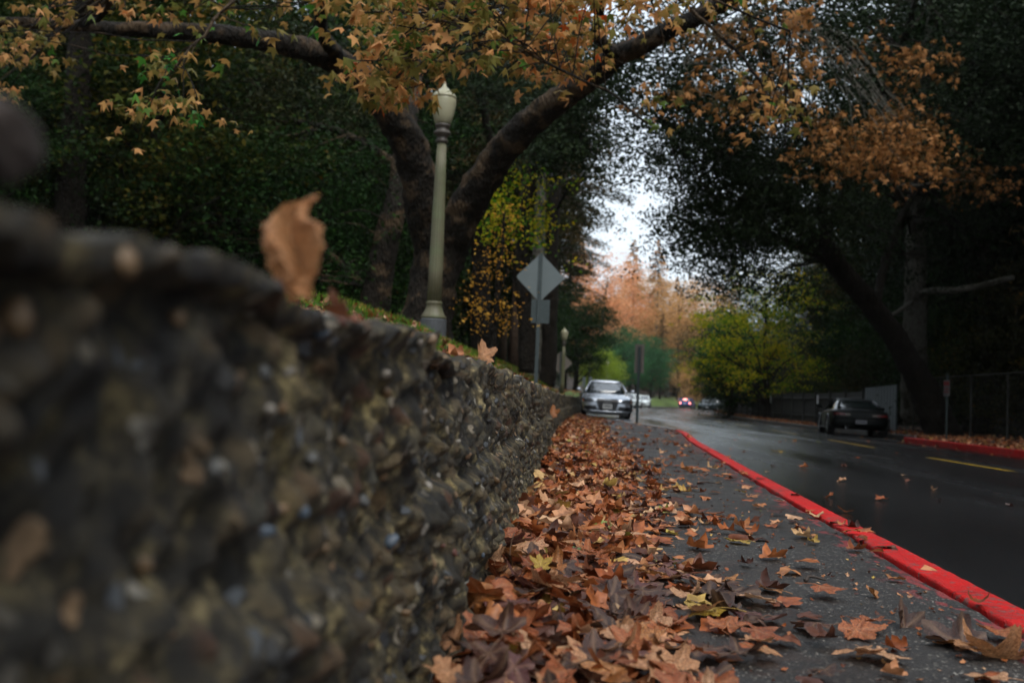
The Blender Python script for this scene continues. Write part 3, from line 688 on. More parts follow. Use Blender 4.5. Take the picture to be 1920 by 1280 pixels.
# ------------------------------------------------------------------ foliage and trees
rh = np.array([(0, -.5, 0), (.27, -.02, .08), (0, .5, -.05), (-.27, .02, .08)]); rhf = np.array([(0, 1, 2, 3)])
def small_leaves(P, size, tilt=.9, tv=rh, tf=rhf):
    k = len(P)
    V_, F_ = scatter(tv, tf, P, RNG.normal(0, tilt, k), RNG.normal(0, tilt, k), RNG.uniform(0, 6.3, k), RNG.uniform(size * .6, size * 1.35, k))
    return V_, F_, np.repeat(RNG.random(k), len(tv))
def clumps(C, n_per, sig, flat=.6):
    """leaves gathered round each clump centre in a few sub-sprays"""
    C = np.asarray(C); n = len(C); out = []
    for c in C:
        sub = c + RNG.normal(0, 1, (6, 3)) * np.array([sig, sig, sig * flat])
        k = int(n_per * RNG.uniform(.5, 1.5)); pick = RNG.integers(0, 6, k)
        out.append(sub[pick] + RNG.normal(0, 1, (k, 3)) * np.array([sig, sig, sig * flat]) * .42)
    return np.concatenate(out)
def limb(mb, a, b, ra, rb, sag=.1, seg=6, n=7, rough=.06):
    a, b = np.asarray(a, float), np.asarray(b, float); t = np.linspace(0, 1, n)[:, None]; L = np.linalg.norm(b - a)
    P = a * (1 - t) + b * t; P[:, 2] += (np.sin(t[:, 0] * PI) * sag * L); P += RNG.normal(0, L * .012, P.shape) * np.sin(t * PI)
    mb.tube(P, np.linspace(ra, rb, n), seg, rough)
    return P

def proto_broad(h, rad, z0, nc, nper, size, lean=0, trunk_r=.3, sig=.75, thr=-.22, flat=.6):
    """trunk mesh and crown mesh, base at origin"""
    mb = MB(); n = 10; t = np.linspace(0, 1, n)
    P = np.stack([np.sin(t * 2 + lean) * .4 * t + lean * t * t * 1.5, np.cos(t * 3) * .3 * t, t * h * .8 - .2], 1)
    mb.tube(P, trunk_r * (1.25 - t) * np.r_[1.35, np.ones(n - 1)], 12, .08)
    C = []
    while len(C) < nc:
        d = RNG.normal(0, 1, 3); d /= np.linalg.norm(d); r_ = RNG.random() ** .45
        z = (z0 + h) / 2 + d[2] * (h - z0) / 2 * r_; w = rad * (1 - .25 * max(0, (z - z0) / (h - z0) - .4))
        x, y = d[0] * w * r_, d[1] * w * r_
        if mn.noise(Vector((x * .5, y * .5, z * .5)) + Vector((h, rad, 0))) < thr: continue
        C.append((x, y, z))
    C = np.array(C)
    for c in C[:: max(1, nc // 36)]:
        k = min(n - 2, max(1, int((c[2] - np.hypot(c[0], c[1]) * .6) / (h * .8) * n)))
        limb(mb, P[k], c, trunk_r * .32 * (1.2 - k / n), .015, RNG.uniform(-.05, .12))
    V_, F_, A = small_leaves(clumps(C, nper, sig, flat), size)
    return mb, (V_, F_, A)
def proto_conifer(h, rad, z0, nb, nper, size, droop=.25, trunk_r=.3):
    mb = MB(); t = np.linspace(0, 1, 12); P = np.stack([.15 * np.sin(t * 3), .1 * np.cos(t * 4), t * h - .2], 1)
    mb.tube(P, trunk_r * (1.04 - t) + .02, 10, .07); pts = []
    for k in range(nb):
        q = (k + RNG.random()) / nb; z = z0 + (h - z0) * q; L = rad * (1 - q) ** .75 * RNG.uniform(.55, 1.15) + .25; a = RNG.uniform(0, 6.3)
        e = np.array([math.cos(a) * L, math.sin(a) * L, z + L * (RNG.uniform(.0, .25) - droop)])
        Q = limb(mb, (0, 0, z), e, .05 * (1.3 - q), .008, .08, 4, 6)
        m_ = int(nper * (.3 + L / rad)); s_ = RNG.uniform(.15, 1.05, m_) ** .8; b = Q[0] * (1 - s_[:, None]) + Q[-1] * s_[:, None]; b[:, 2] += np.sin(np.minimum(s_, 1) * PI) * .08 * L
        side = RNG.normal(0, .13, m_) * L * s_; perp = np.array([-math.sin(a), math.cos(a), 0])
        pts.append(b + side[:, None] * perp + np.c_[np.zeros(m_), np.zeros(m_), -np.abs(RNG.normal(0, .10, m_)) * (.6 + .3 * L)])
    sp_ = np.array([(0, -.5, 0), (.13, 0, .03), (0, .5, -.10), (-.13, 0, .03)])
    V_, F_, A = small_leaves(np.concatenate(pts), size, .6, sp_)
    return mb, (V_, F_, A)
PRO = {}
def reg(key, pr_):
    mb, (V_, F_, A) = pr_
    t = mb.build('trunk', M['bark'], None, True); tm = t.data; bpy.data.objects.remove(t)
    PRO[key] = (tm, fast_mesh('crown', V_, F_, M['dark'], {'lr': A}))
reg('broadA', proto_broad(17, 5.2, 4.2, 210, 170, .17))
reg('broadB', proto_broad(14, 4.6, 3.0, 190, 170, .15, .6))
reg('under', proto_broad(6.5, 2.7, .4, 150, 150, .10, .3, .10, .45))
reg('under2', proto_broad(5.0, 2.5, .1, 130, 160, .10, -.3, .08, .42))
reg('round', proto_broad(8.5, 3.4, 1.6, 170, 190, .13, 0, .18, .5))
reg('coni', proto_conifer(27, 4.9, 3.0, 230, 150, .28))
reg('coniH', proto_conifer(30, 4.4, 9.5, 200, 130, .28, .25, .26))
reg('coniB', proto_conifer(22, 3.8, 2.0, 180, 110, .24, .12))
reg('loose', proto_broad(8.2, 4.6, 1.0, 130, 105, .125, .5, .14, .5, .02, .32))
reg('thin', proto_broad(15, 4.4, 3.0, 150, 100, .18, .4, .2, .8))
def tree(name, key, x, y, sc, leafm, barkm, label, group=None, rz=None, z=None, sz=None):
    zz = float(ground_z(x, y)) if z is None else z
    o = empty(name, (x, y, zz - .05), random.uniform(0, 6.3) if rz is None else rz); o.scale = (sc, sc, sc * (sz or 1))
    tag(o, label, 'tree' if 'bush' not in name and 'shrub' not in name else 'bush', group)
    for me, nm, mt in ((PRO[key][0], 'trunk', barkm), (PRO[key][1], 'crown', leafm)):
        c = link(nm, me, o); c.material_slots[0].link = 'OBJECT'; c.material_slots[0].material = M[mt]
    return o
def px_at(px, y): return (px - 1075) / F * y          # x of a bearing at distance y

# -- woods on the left bank
G1 = 'trees of the dark wood behind the wall'
for k in range(34):
    y = 27 + 50 * (k / 34) + random.uniform(-2, 2); x = -random.uniform(8 + y * .08, 14 + y * .42)
    key = ['broadA', 'broadB', 'broadA', 'coni'][k % 4]; m_ = ['dark', 'oak', 'dark2', 'brown'][k % 4]
    tree(['evergreen_oak', 'evergreen_oak', 'woodland_tree', 'redwood_tree'][k % 4], key, x, y, random.uniform(.85, 1.25), m_, 'bark', 'dark tree among many in the shadowy wood left of the lamp post', G1)
for k in range(20):
    y = 19 + 44 * (k / 20); x = -random.uniform(4.5 + y * .12, 6 + y * .5)
    tree('woodland_bush', ['under', 'under2', 'round'][k % 3], x, y, random.uniform(.7, 1.6), ['dark', 'oak', 'mixed', 'dark2'][k % 4], 'bark', 'dark green leafy bush in the undergrowth left of the lamp post', 'bushes of the dark undergrowth behind the wall')
for k in range(44):
    y = 34 + 90 * (k / 44); x = float(left_edge(y)) - random.uniform(7, 16 + y * .15)
    tree('woodland_bush', ['under', 'under2', 'under'][k % 3], x, y, random.uniform(1.0, 1.7), ['dark', 'dark2', 'oak'][k % 3], 'bark', 'dark bush under the redwoods on the left bank', 'bushes under the redwoods on the left bank')
# -- row between the lamp post and the sky gap
T_ = tree
for (px, y, key, s, lm, bm, nm, lb) in (
    (965, 44, 'coniH', 1.0, 'brown', 'bark_red', 'redwood_tree', 'tall brownish redwood whose trunk shows left of the nearer diamond sign'),
    (1000, 52, 'coniH', 1.0, 'dark2', 'bark_red', 'redwood_tree', 'tall redwood rising right behind the nearer diamond sign'),
    (940, 60, 'coniH', 1.0, 'brown', 'bark_red', 'redwood_tree', 'brown needled redwood between lamp post and nearer diamond sign'),
    (1032, 66, 'coniH', .9, 'brown', 'bark_red', 'redwood_tree', 'brownish redwood behind the farther diamond sign'),
    (905, 52, 'broadB', 1.0, 'dark2', 'bark', 'woodland_tree', 'dark olive tree just right of the near lamp post'),
    (880, 75, 'coni', 1.0, 'oak', 'bark', 'redwood_tree', 'dark conifer far behind the lamp post shaft'),
    (985, 85, 'coni', 1.0, 'dark', 'bark', 'redwood_tree', 'dark green conifer behind the pair of redwoods'),
    (1040, 84, 'coniH', .9, 'dark2', 'bark', 'redwood_tree', 'olive conifer left of the ivy covered tree'),
    (1082, 92, 'round', 1.15, 'dark', 'bark', 'ivy_tree', 'dark green ivy covered tree at the left edge of the sky gap'),
    (1062, 100, 'coniB', .95, 'brown', 'bark', 'redwood_tree', 'brown conifer poking up behind the ivy covered tree'),
    (1122, 98, 'under', .70, 'lime', 'bark', 'round_bush', 'bright lime green rounded bush above the silver car'),
    (1128, 118, 'under2', 1.1, 'lime', 'bark', 'small_tree', 'yellow green small tree behind the lime bush'),
    (1165, 150, 'round', 1.25, 'green', 'bark', 'park_tree', 'bluish green round tree left of the tall rectangular sign'),
    (1222, 165, 'round', 1.2, 'green', 'bark', 'park_tree', 'bluish green round tree right of the tall rectangular sign'),
    (1195, 185, 'round', 1.35, 'green', 'bark', 'park_tree', 'green tree behind the tall rectangular sign'),
    (1150, 175, 'coniB', .8, 'green', 'bark', 'park_tree', 'narrow bluish green conifer under the coral tree')):
    T_(nm, key, px_at(px, y), y, s, lm, bm, lb)
# -- autumn trees across the end of the road
for (px, y, key, s, lm, bm, lb) in (
    (1118, 165, 'thin', 1.65, 'coral', 'bark_pale', 'coral pink autumn tree at the left of the far row'),
    (1150, 190, 'thin', 1.7, 'coral', 'bark_pale', 'pinkish autumn tree with thin upright branches left of the bare conifer'),
    (1182, 195, 'coni', 1.12, 'rust', 'bark', 'sparse tall conifer with a bare top in the far row'),
    (1228, 200, 'coni', 1.17, 'rust', 'bark_pale', 'tallest rusty orange conifer in the middle of the far row'),
    (1252, 215, 'thin', 1.75, 'rust', 'bark_pale', 'orange brown tree with pale branches right of the tallest conifer'),
    (1275, 190, 'thin', 1.6, 'rust', 'bark', 'rusty autumn tree left of the yellow green tree'),
    (1305, 205, 'thin', 1.5, 'rust', 'bark', 'orange tree half hidden behind the yellow green tree'),
    (1210, 240, 'thin', 1.9, 'rust', 'bark', 'pale orange tree at the back of the far row'),
    (1265, 250, 'coni', 1.1, 'rust', 'bark', 'faint orange conifer behind the blue car'),
    (1170, 235, 'thin', 1.8, 'rust', 'bark', 'hazy orange tree behind the bare topped conifer'),
    (1330, 230, 'thin', 1.9, 'rust', 'bark', 'brownish autumn tree behind the right hand trees'),
    (1290, 175, 'thin', 1.0, 'brown', 'bark_pale', 'brown understory tree above the blue car'),
    (1240, 178, 'coniB', .7, 'brown', 'bark', 'brownish conifer behind the green lawn mound'),
    (1318, 160, 'under', 1.5, 'rust', 'bark', 'low orange tree just right of the blue car'),
    (1345, 150, 'under2', 1.5, 'mixed', 'bark', 'low mottled tree above the dark parked cars'),
    (1195, 215, 'under', 2.0, 'brown', 'bark', 'brown shrub mass left of the lawn mound'),
    (1100, 215, 'coni', 1.0, 'rust', 'bark', 'rusty conifer behind the ivy covered tree')):
    T_('autumn_tree', key, px_at(px, y), y, s, lm, bm, lb, 'autumn trees across the end of the road')
for k, px in enumerate(range(700, 1900, 75)):
    T_('far_tree', ['broadA', 'coni'][k % 2], px_at(px, 280), 280 + random.uniform(-12, 12), 1.15 if 1080 < px < 1320 else 1.6, ['brown', 'dark2', 'rust'][k % 3], 'bark', 'hazy tree in the farthest row closing the view', 'farthest row of trees')
for k in range(26):
    px = 1335 + 14 * k + random.uniform(-5, 5); y = random.uniform(88, 150)
    T_('distant_bush', ['under', 'under2'][k % 2], px_at(px, y) + 2, y, 1.15 + .3 * random.random(), ['dark2', 'dark', 'mixed', 'brown'][k % 4], 'bark', 'distant bush in the thicket beyond the far fence', 'bushes of the thicket beyond the fence')
for k in range(26):
    px = 1080 + 17 * k; y = random.uniform(225, 262)
    T_('distant_bush', ['under', 'under2'][k % 2], px_at(px, y), y, 2.2, ['brown', 'dark2', 'rust', 'dark2'][k % 4], 'bark', 'far off bush closing the view under the autumn trees', 'bushes under the autumn trees')
# -- right hand side
T_('yellow_green_tree', 'loose', px_at(1440, 60), 60, 1.2, 'yg', 'bark', 'yellow green tree glowing left of the leaning trunk', rz=2)
T_('yellow_green_tree', 'loose', px_at(1375, 68), 68, .8, 'yg', 'bark', 'low yellow leaved branches under the yellow green tree')
T_('green_tree', 'round', px_at(1362, 78), 78, .85, 'green', 'bark', 'mid green tree at the right edge of the sky gap over the road')
T_('green_tree', 'broadB', px_at(1400, 88), 92, .85, 'dark', 'bark', 'dark green tree behind the mid green tree at the road edge')
T_('green_tree', 'under', px_at(1375, 64), 66, 1.0, 'dark', 'bark', 'dark bush at the fence end beyond the yellow green tree')
GR = 'trees of the dark wood behind the fence'
for k in range(46):
    y = 14 + 80 * (k / 46) + random.uniform(-1.5, 1.5); x = max(14.2, px_at(1430, y) + 3) + random.uniform(0, 9 + y * .28)
    key = ['broadA', 'broadB', 'thin', 'coni', 'broadA'][k % 5]; m_ = ['dark', 'mixed', 'dark2', 'brown', 'oak'][k % 5]
    T_(['woodland_tree', 'woodland_tree', 'thin_tree', 'redwood_tree', 'evergreen_oak'][k % 5], key, x, y, random.uniform(.8, 1.2), m_, 'bark', 'dark tree among many in the shadowy wood behind the fence', GR)
for k in range(34):
    y = 13 + 62 * (k / 34); x = max(13.0, px_at(1440, y) + 1.5) + random.uniform(0, 5 + y * .1)
    T_('woodland_bush', ['under', 'under2'][k % 2], x, y, random.uniform(.7, 1.25), ['dark', 'mixed', 'dark', 'dark2'][k % 4], 'bark', 'leafy undergrowth bush behind the fence', 'bushes behind the fence')
for k in range(18):
    y = 30 + 48 * (k / 18); px = 1480 + (k * 211) % 640
    T_('woodland_tree', ['broadA', 'broadA', 'coni'][k % 3], max(16 + (k * 37 % 5), px_at(px, y) + 3), y, 1.45 if k % 3 < 2 else 1.15, ['oak', 'dark', 'dark2'][k % 3], 'bark', 'tall dark tree closing the canopy on the right', 'tall trees closing the canopy on the right')
for (px, y) in ((660, 48), (760, 55), (860, 62), (930, 70)):
    T_('woodland_tree', 'broadA', px_at(px, y), y, 1.45, 'oak', 'bark', 'tall dark tree behind the forked sycamore', 'tall trees behind the forked sycamore')
# -- oaks added out of view beside the viewer to shade the scene
for (x, y, s) in ((-8, 4, .95), (-13, 9, 1.1), (15, 6, 1.0), (14, 14, .9)):
    T_('evergreen_oak', 'broadA', x, y, s, 'dark', 'bark', 'unseen dense evergreen oak added beside the viewer for its shade', 'unseen oaks added for shade')

# -- individually drawn big trees
def drawn_tree(name, label, limbs, barkm, C, n_per, sig, size, leafm, twigs=60, tpl=None, tilt=.9, rough=.07, cat='tree', attach=None, flat=.6):
    """limbs: list of [(px,py,dist,width px)...]; C: clump centres in the world"""
    base = None; mb = MB(); allP = []
    for L in limbs:
        Q = np.array([np.r_[D(a, b, d), w / 2 * d / F] for a, b, d, w in L]); n_ = max(10, int(np.linalg.norm(np.diff(Q[:, :3], axis=0), axis=1).sum() / .22))
        Q = smoothpath(Q, min(n_ * 2, 170)); Q[:, :3] += np.array([[mn.noise(Vector(q[:3]) * .8) * .06 + mn.noise(Vector(q[:3]) * 3.1 + Vector((_ * 5, 0, 0))) * .035 for _ in range(3)] for q in Q]) * 1
        if base is None: base = Q[0, :3].copy()
        mb.tube(Q[:, :3] - base, np.maximum(Q[:, 3], .008), 26 if Q[0, 3] > .1 else 8, rough); allP.append(Q)
    A = np.concatenate(allP)
    o = empty(name, base); tag(o, label, cat)
    if C is not None and len(C):
        C = np.asarray(C)
        for c in C[:: max(1, len(C) // twigs)]:
            S = A[A[:, 3] < (attach or 9)]
            d = np.linalg.norm(S[:, :3] - c, axis=1) + RNG.uniform(0, .6, len(S)); j = int(np.argmin(d))
            limb(mb, S[j, :3] - base, c - base, min(.05, S[j, 3] * .5, .010 + .012 * d[j]), .005, RNG.uniform(-.08, .14), 5, 8, .03)
        P = clumps(C, n_per, sig, flat)
        if tpl is None: V_, F_, At = small_leaves(P - base, size, tilt)
        else:
            parts = [small_leaves(P[j::3] - base, size * q_, tilt, *SYCS[j]) for j, q_ in ((0, .95), (1, 1.15), (2, 1.0))]
            o1 = len(parts[0][0]); o2 = o1 + len(parts[1][0])
            V_ = np.concatenate([q_[0] for q_ in parts]); F_ = np.concatenate([parts[0][1], parts[1][1] + o1, parts[2][1] + o2]); At = np.concatenate([q_[2] for q_ in parts])
        link('crown', fast_mesh('crown', V_, F_, M[leafm], {'lr': At}), o)
    mb.build('trunk', M[barkm], o, True)
    return o
def px_clumps(regions):
    """regions: (px0,py0,px1,py1,d0,d1,n)"""
    out = []
    for (x0, y0, x1, y1, d0, d1, n_) in regions:
        for _ in range(n_): out.append(D(random.uniform(x0, x1), random.uniform(y0, y1), random.uniform(d0, d1)))
    return np.array(out)
# drooping five-lobed sycamore leaf template
sv = [(0, 0, .02)]
for k in range(11):
    a = -2.35 + 4.7 * k / 10; r_ = .52 if k % 2 == 0 else .20
    if k in (0, 10): r_ = .36
    if k == 5: r_ = .2
    sv.append((math.sin(a) * r_, math.cos(a) * r_, -.55 * r_ ** 1.5))
ang = [-2.2, -1.7, -1.15, -.6, 0, .6, 1.15, 1.7, 2.2]; rr_ = [.36, .24, .50, .29, .60, .29, .50, .24, .36]
sv = np.array([(0, 0, .03)] + [(math.sin(a) * r_, math.cos(a) * r_, -1.15 * r_ ** 1.8) for a, r_ in zip(ang, rr_)]); sf = np.array([(0, k + 1, k) for k in range(1, 9)])
SYC = (sv, sf)
sv2 = sv.copy(); sv2[:, 2] -= .75 * np.abs(sv2[:, 0]); sv2[:, 0] *= .72; sv3 = sv.copy(); sv3[:, 2] = .9 * sv3[:, 1] ** 2 * np.sign(-sv3[:, 1]) - .3 * np.abs(sv3[:, 0]); sv3[:, 0] *= .85
SYCS = [(sv, sf), (sv2, sf), (sv3, sf)]
syc_limbs = [
    [(792, 660, 19, 126), (800, 600, 19, 99), (812, 540, 19, 87), (822, 470, 19, 94), (830, 420, 19, 76)],
    [(815, 480, 19, 76), (795, 380, 18.5, 71), (765, 270, 18, 66), (715, 185, 17.4, 57), (640, 122, 16.6, 49), (520, 82, 15.6, 40), (330, 62, 14.6, 32), (130, 52, 13.8, 22), (-80, 30, 13.2, 18)],
    [(835, 470, 19, 77), (868, 400, 18.6, 69), (930, 300, 18, 60), (1000, 225, 17.2, 54), (1080, 165, 16.4, 47), (1160, 105, 15.6, 40), (1260, 55, 14.8, 34), (1360, 5, 14, 29), (1480, -60, 13, 24), (1650, -170, 12, 20)],
    [(1160, 105, 15.6, 25), (1130, 75, 15, 22), (1125, -30, 13, 18), (1080, -160, 11.5, 20)],
    [(640, 122, 16.6, 29), (600, 40, 14.5, 25), (640, -120, 12, 24), (820, -210, 10.2, 18), (1050, -230, 9.4, 16), (1300, -210, 9, 12)],
    [(820, -210, 10.2, 14), (840, -60, 9.2, 10), (880, 40, 8.6, 7), (1000, 110, 8.2, 6), (1110, 165, 8, 5), (1210, 232, 7.8, 4)],
    [(640, -120, 12, 14), (500, -60, 10, 10), (400, 40, 9, 6), (330, 120, 8.6, 4)],
    [(130, 52, 13.8, 14), (190, 30, 13, 14), (220, -40, 12, 12)],
    [(1050, -230, 9.4, 10), (1180, -90, 8.8, 7), (1350, 10, 8.6, 5), (1480, 60, 8.6, 4)],
    [(1125, -30, 13, 10), (1240, -20, 12, 8), (1400, 120, 12, 6), (1440, 180, 12, 5), (1350, 250, 12, 3)]]
C = px_clumps([(620, -60, 1150, 110, 7.2, 10.5, 66), (640, 60, 960, 170, 7.4, 9.2, 34), (960, 60, 1120, 150, 8, 10, 12), (560, -80, 1500, 20, 8, 11, 32), (250, 90, 400, 200, 8, 9.5, 10),
               (400, -30, 640, 50, 8, 11, 9), (480, 50, 640, 90, 8, 9, 3), (0, -60, 420, 30, 9, 13, 12), (-40, 20, 110, 210, 9, 12, 16), (1150, -30, 1440, 30, 8, 10, 9), (1380, 150, 1480, 280, 9, 12, 5), (700, 140, 800, 200, 8, 9, 6), (250, 250, 290, 260, 8, 9, 1), (1180, 200, 1260, 260, 9, 10, 1)])
drawn_tree('sycamore_tree', 'huge forked sycamore with mottled dark trunk arching over the near lamp post', syc_limbs, 'bark_syc', np.array([c for c in C if not (765 < pr(c)[0] < 905 and pr(c)[1] > 118) and not (120 < pr(c)[0] < 700 and 25 < pr(c)[1] < 120 and random.random() < .8)]), 14, .15, .128, 'syc', 330, SYC, .5, .11, attach=.09, flat=.7)
# brownish sycamore leaves higher and farther (upper right)
C = px_clumps([(1230, 20, 1520, 210, 15, 20, 28), (1520, 235, 1730, 325, 20, 23, 60), (1640, 90, 1740, 150, 21, 24, 10), (1750, 290, 1880, 370, 26, 30, 14), (1660, 190, 1740, 250, 24, 28, 12)])
drawn_tree('sycamore_tree', 'pale barked sycamore with an orange leaf cluster behind the leaning trunk', [
    [(1712, 780, 36.0, 46), (1716, 600, 34.2, 42), (1718, 430, 33.7, 34), (1722, 260, 33.0, 28), (1740, 100, 31.9, 22), (1760, -60, 30.7, 18)],
    [(1718, 430, 33.7, 16), (1660, 330, 30.7, 12), (1580, 260, 28.3, 8), (1520, 240, 27.1, 5)],
    [(1722, 260, 33.0, 14), (1650, 160, 28.3, 12), (1560, 60, 23.6, 10), (1440, 20, 21.2, 8), (1340, 60, 20.1, 6), (1280, 120, 18.9, 4)],
    [(1716, 555, 34.2, 10), (1760, 542, 31.9, 13), (1812, 542, 30.7, 12), (1900, 520, 30.7, 10)], [(1716, 560, 34.2, 9), (1690, 580, 33.0, 8), (1650, 600, 33.0, 4)]],
    'bark_pale', C, 26, .36, .17, 'syc2', 36, SYC, .6, .06)
# leaning evergreen oak arching over the road
oak_limbs = [
    [(1775, 830, 31.8, 67), (1735, 735, 31.8, 53), (1690, 655, 31.2, 43), (1640, 580, 30.5, 40), (1585, 515, 29.7, 38), (1545, 465, 29.0, 37), (1490, 415, 27.9, 30), (1420, 350, 26.7, 24), (1330, 280, 25.4, 16), (1240, 220, 24.1, 12)],
    [(1570, 500, 29.5, 22), (1500, 462, 28.6, 19), (1420, 440, 27.9, 14), (1330, 430, 26.7, 10), (1260, 400, 26.0, 5)],
    [(1545, 465, 29.0, 24), (1540, 340, 27.9, 21), (1500, 200, 25.4, 18), (1420, 90, 22.9, 11), (1300, 20, 21.6, 8)],
    [(1640, 580, 30.5, 16), (1680, 430, 31.8, 14), (1750, 300, 31.8, 11), (1850, 150, 30.5, 10)],
    [(1545, 465, 29.0, 11), (1620, 250, 27.9, 11), (1700, 60, 25.4, 12), (1750, -120, 22.9, 8)]]
C = px_clumps([(1240, 300, 1500, 470, 22.9, 31.8, 190), (1320, 380, 1480, 560, 24.1, 31.8, 70), (1240, 160, 1420, 330, 21.6, 29.2, 120), (1140, 150, 1270, 250, 21.6, 27.9, 16), (1380, 250, 1620, 430, 24.1, 33.0, 200), (1280, 30, 1600, 250, 20.3, 30.5, 130),
               (1420, -120, 1980, 330, 22.9, 38, 420), (1600, 300, 1950, 560, 30.5, 38.1, 110), (1200, 395, 1290, 500, 24.1, 27.9, 10), (1280, 470, 1340, 560, 25.4, 29.2, 8), (1230, -200, 1900, 30, 17.8, 27.9, 110)])
C = np.array([c for c in C if not (1095 < pr(c)[0] < 1235 and 215 < pr(c)[1] < 520) and not (pr(c)[0] < 1300 and 360 < pr(c)[1] < 520 and random.random() < .5)])
drawn_tree('leaning_oak', 'dark leaning evergreen oak arching over the road from the right', oak_limbs, 'bark', C, 112, .42, .10, 'oak', 260, None, 1.0, .09)
# dark foliage hanging at the left of the gap
C = px_clumps([(1000, 190, 1085, 310, 20, 26, 62), (1050, 110, 1150, 200, 20, 26, 24), (950, 200, 1050, 300, 22, 27, 30), (1100, 60, 1300, 140, 20, 26, 44), (1110, 140, 1230, 300, 20, 26, 15), (850, 40, 1100, 200, 24, 30, 90), (1100, 290, 1150, 370, 21, 25, 2)])
drawn_tree('evergreen_oak', 'evergreen oak behind the sycamore whose dark leaves hang left of the sky gap', [
    [(905, 660, 30, 46), (900, 560, 30, 36), (905, 430, 30, 32), (930, 300, 29, 26), (990, 190, 27, 20), (1080, 140, 25, 14), (1200, 110, 23, 8)], [(930, 300, 29, 16), (900, 150, 28, 12), (950, 20, 26, 8)], [(990, 190, 27, 10), (1060, 250, 25, 6), (1110, 300, 23, 3)]],
    'bark', C, 105, .42, .10, 'oak', 120, None, 1.0)
# thick trunks on the left
C = px_clumps([(60, -160, 560, 100, 24, 34, 80), (420, 120, 700, 300, 24, 34, 60), (-60, 60, 110, 300, 22, 30, 50), (170, 100, 330, 240, 26, 34, 12)])
drawn_tree('straight_tree', 'straight dark trunked tree standing at the upper left', [
    [(125, 460, 22, 66), (135, 330, 22, 52), (142, 220, 22, 46), (150, 100, 22, 44), (158, -60, 22, 36), (160, -250, 22, 24)], [(142, 220, 22, 12), (230, 170, 24, 8), (330, 190, 26, 5)], [(150, 60, 22, 16), (230, 0, 24, 12), (330, -80, 27, 8)]],
    'bark', C, 120, .5, .11, 'dark2', 90, None, 1.0)
C = px_clumps([(420, 250, 760, 600, 22, 32, 170), (150, 330, 480, 520, 22, 34, 120), (740, 60, 900, 300, 26, 36, 60)])
drawn_tree('slanting_tree', 'grey trunked tree slanting right beside the forked sycamore', [
    [(690, 640, 24, 76), (704, 560, 24, 56), (722, 470, 24, 50), (740, 390, 24, 46), (752, 310, 24.5, 40), (770, 200, 26, 30), (800, 60, 28, 22)], [(752, 310, 24.5, 16), (620, 240, 25, 12), (480, 230, 26, 8)], [(704, 560, 24, 14), (560, 430, 26, 10), (400, 400, 28, 6)]],
    'bark_syc', C, 120, .55, .10, 'dark', 120, None, 1.0)
# small golden leaved tree behind the lamp post
C = px_clumps([(890, 460, 960, 610, 17, 19, 26), (930, 380, 965, 470, 17, 19, 7), (860, 560, 950, 620, 17, 19, 10), (900, 420, 950, 520, 17, 19, 7)])
drawn_tree('golden_sapling', 'thin sapling with sparse golden leaves right of the near lamp post', [
    [(925, 680, 18, 14), (930, 600, 18, 11), (938, 500, 18, 8), (945, 400, 18, 4)], [(930, 600, 18, 6), (900, 540, 18, 4), (885, 480, 18, 2)], [(934, 560, 18, 5), (955, 500, 18, 3)]],
    'bark', C, 13, .16, .062, 'gold', 50, None, .8)
# green leafy young tree near (960,380)
C = px_clumps([(925, 310, 1010, 430, 20.5, 23, 22), (950, 400, 1010, 470, 20.5, 23, 9)])
drawn_tree('young_tree', 'fresh green young tree between the sycamore limb and the nearer diamond sign', [
    [(990, 700, 22, 40), (985, 600, 22, 32), (978, 480, 22, 28), (985, 380, 22, 20), (1000, 280, 22, 12)], [(978, 480, 22, 10), (960, 400, 22, 6), (945, 340, 22, 3)]],
    'bark', C, 60, .32, .085, 'yg', 30, None, .9)
for (a, lb) in ((1012, 'tall slim grey trunk rising above the nearer diamond sign'), (1040, 'dark bare trunk between the two diamond signs')):
    drawn_tree('bare_trunk', lb, [[(a - 14, 720, 34, 34), (a - 6, 560, 34, 26), (a, 400, 34, 20), (a + 8, 250, 34, 14), (a + 14, 120, 34, 8)], [(a, 400, 34, 6), (a + 40, 340, 33, 4), (a + 70, 330, 33, 2)], [(a + 4, 330, 34, 5), (a - 30, 250, 34, 3), (a - 50, 220, 34, 2)]],
        'bark_pale' if a == 1012 else 'bark', px_clumps([(a - 30, 240, a + 50, 360, 32, 36, 10)]), 60, .35, .09, 'dark2', 10)

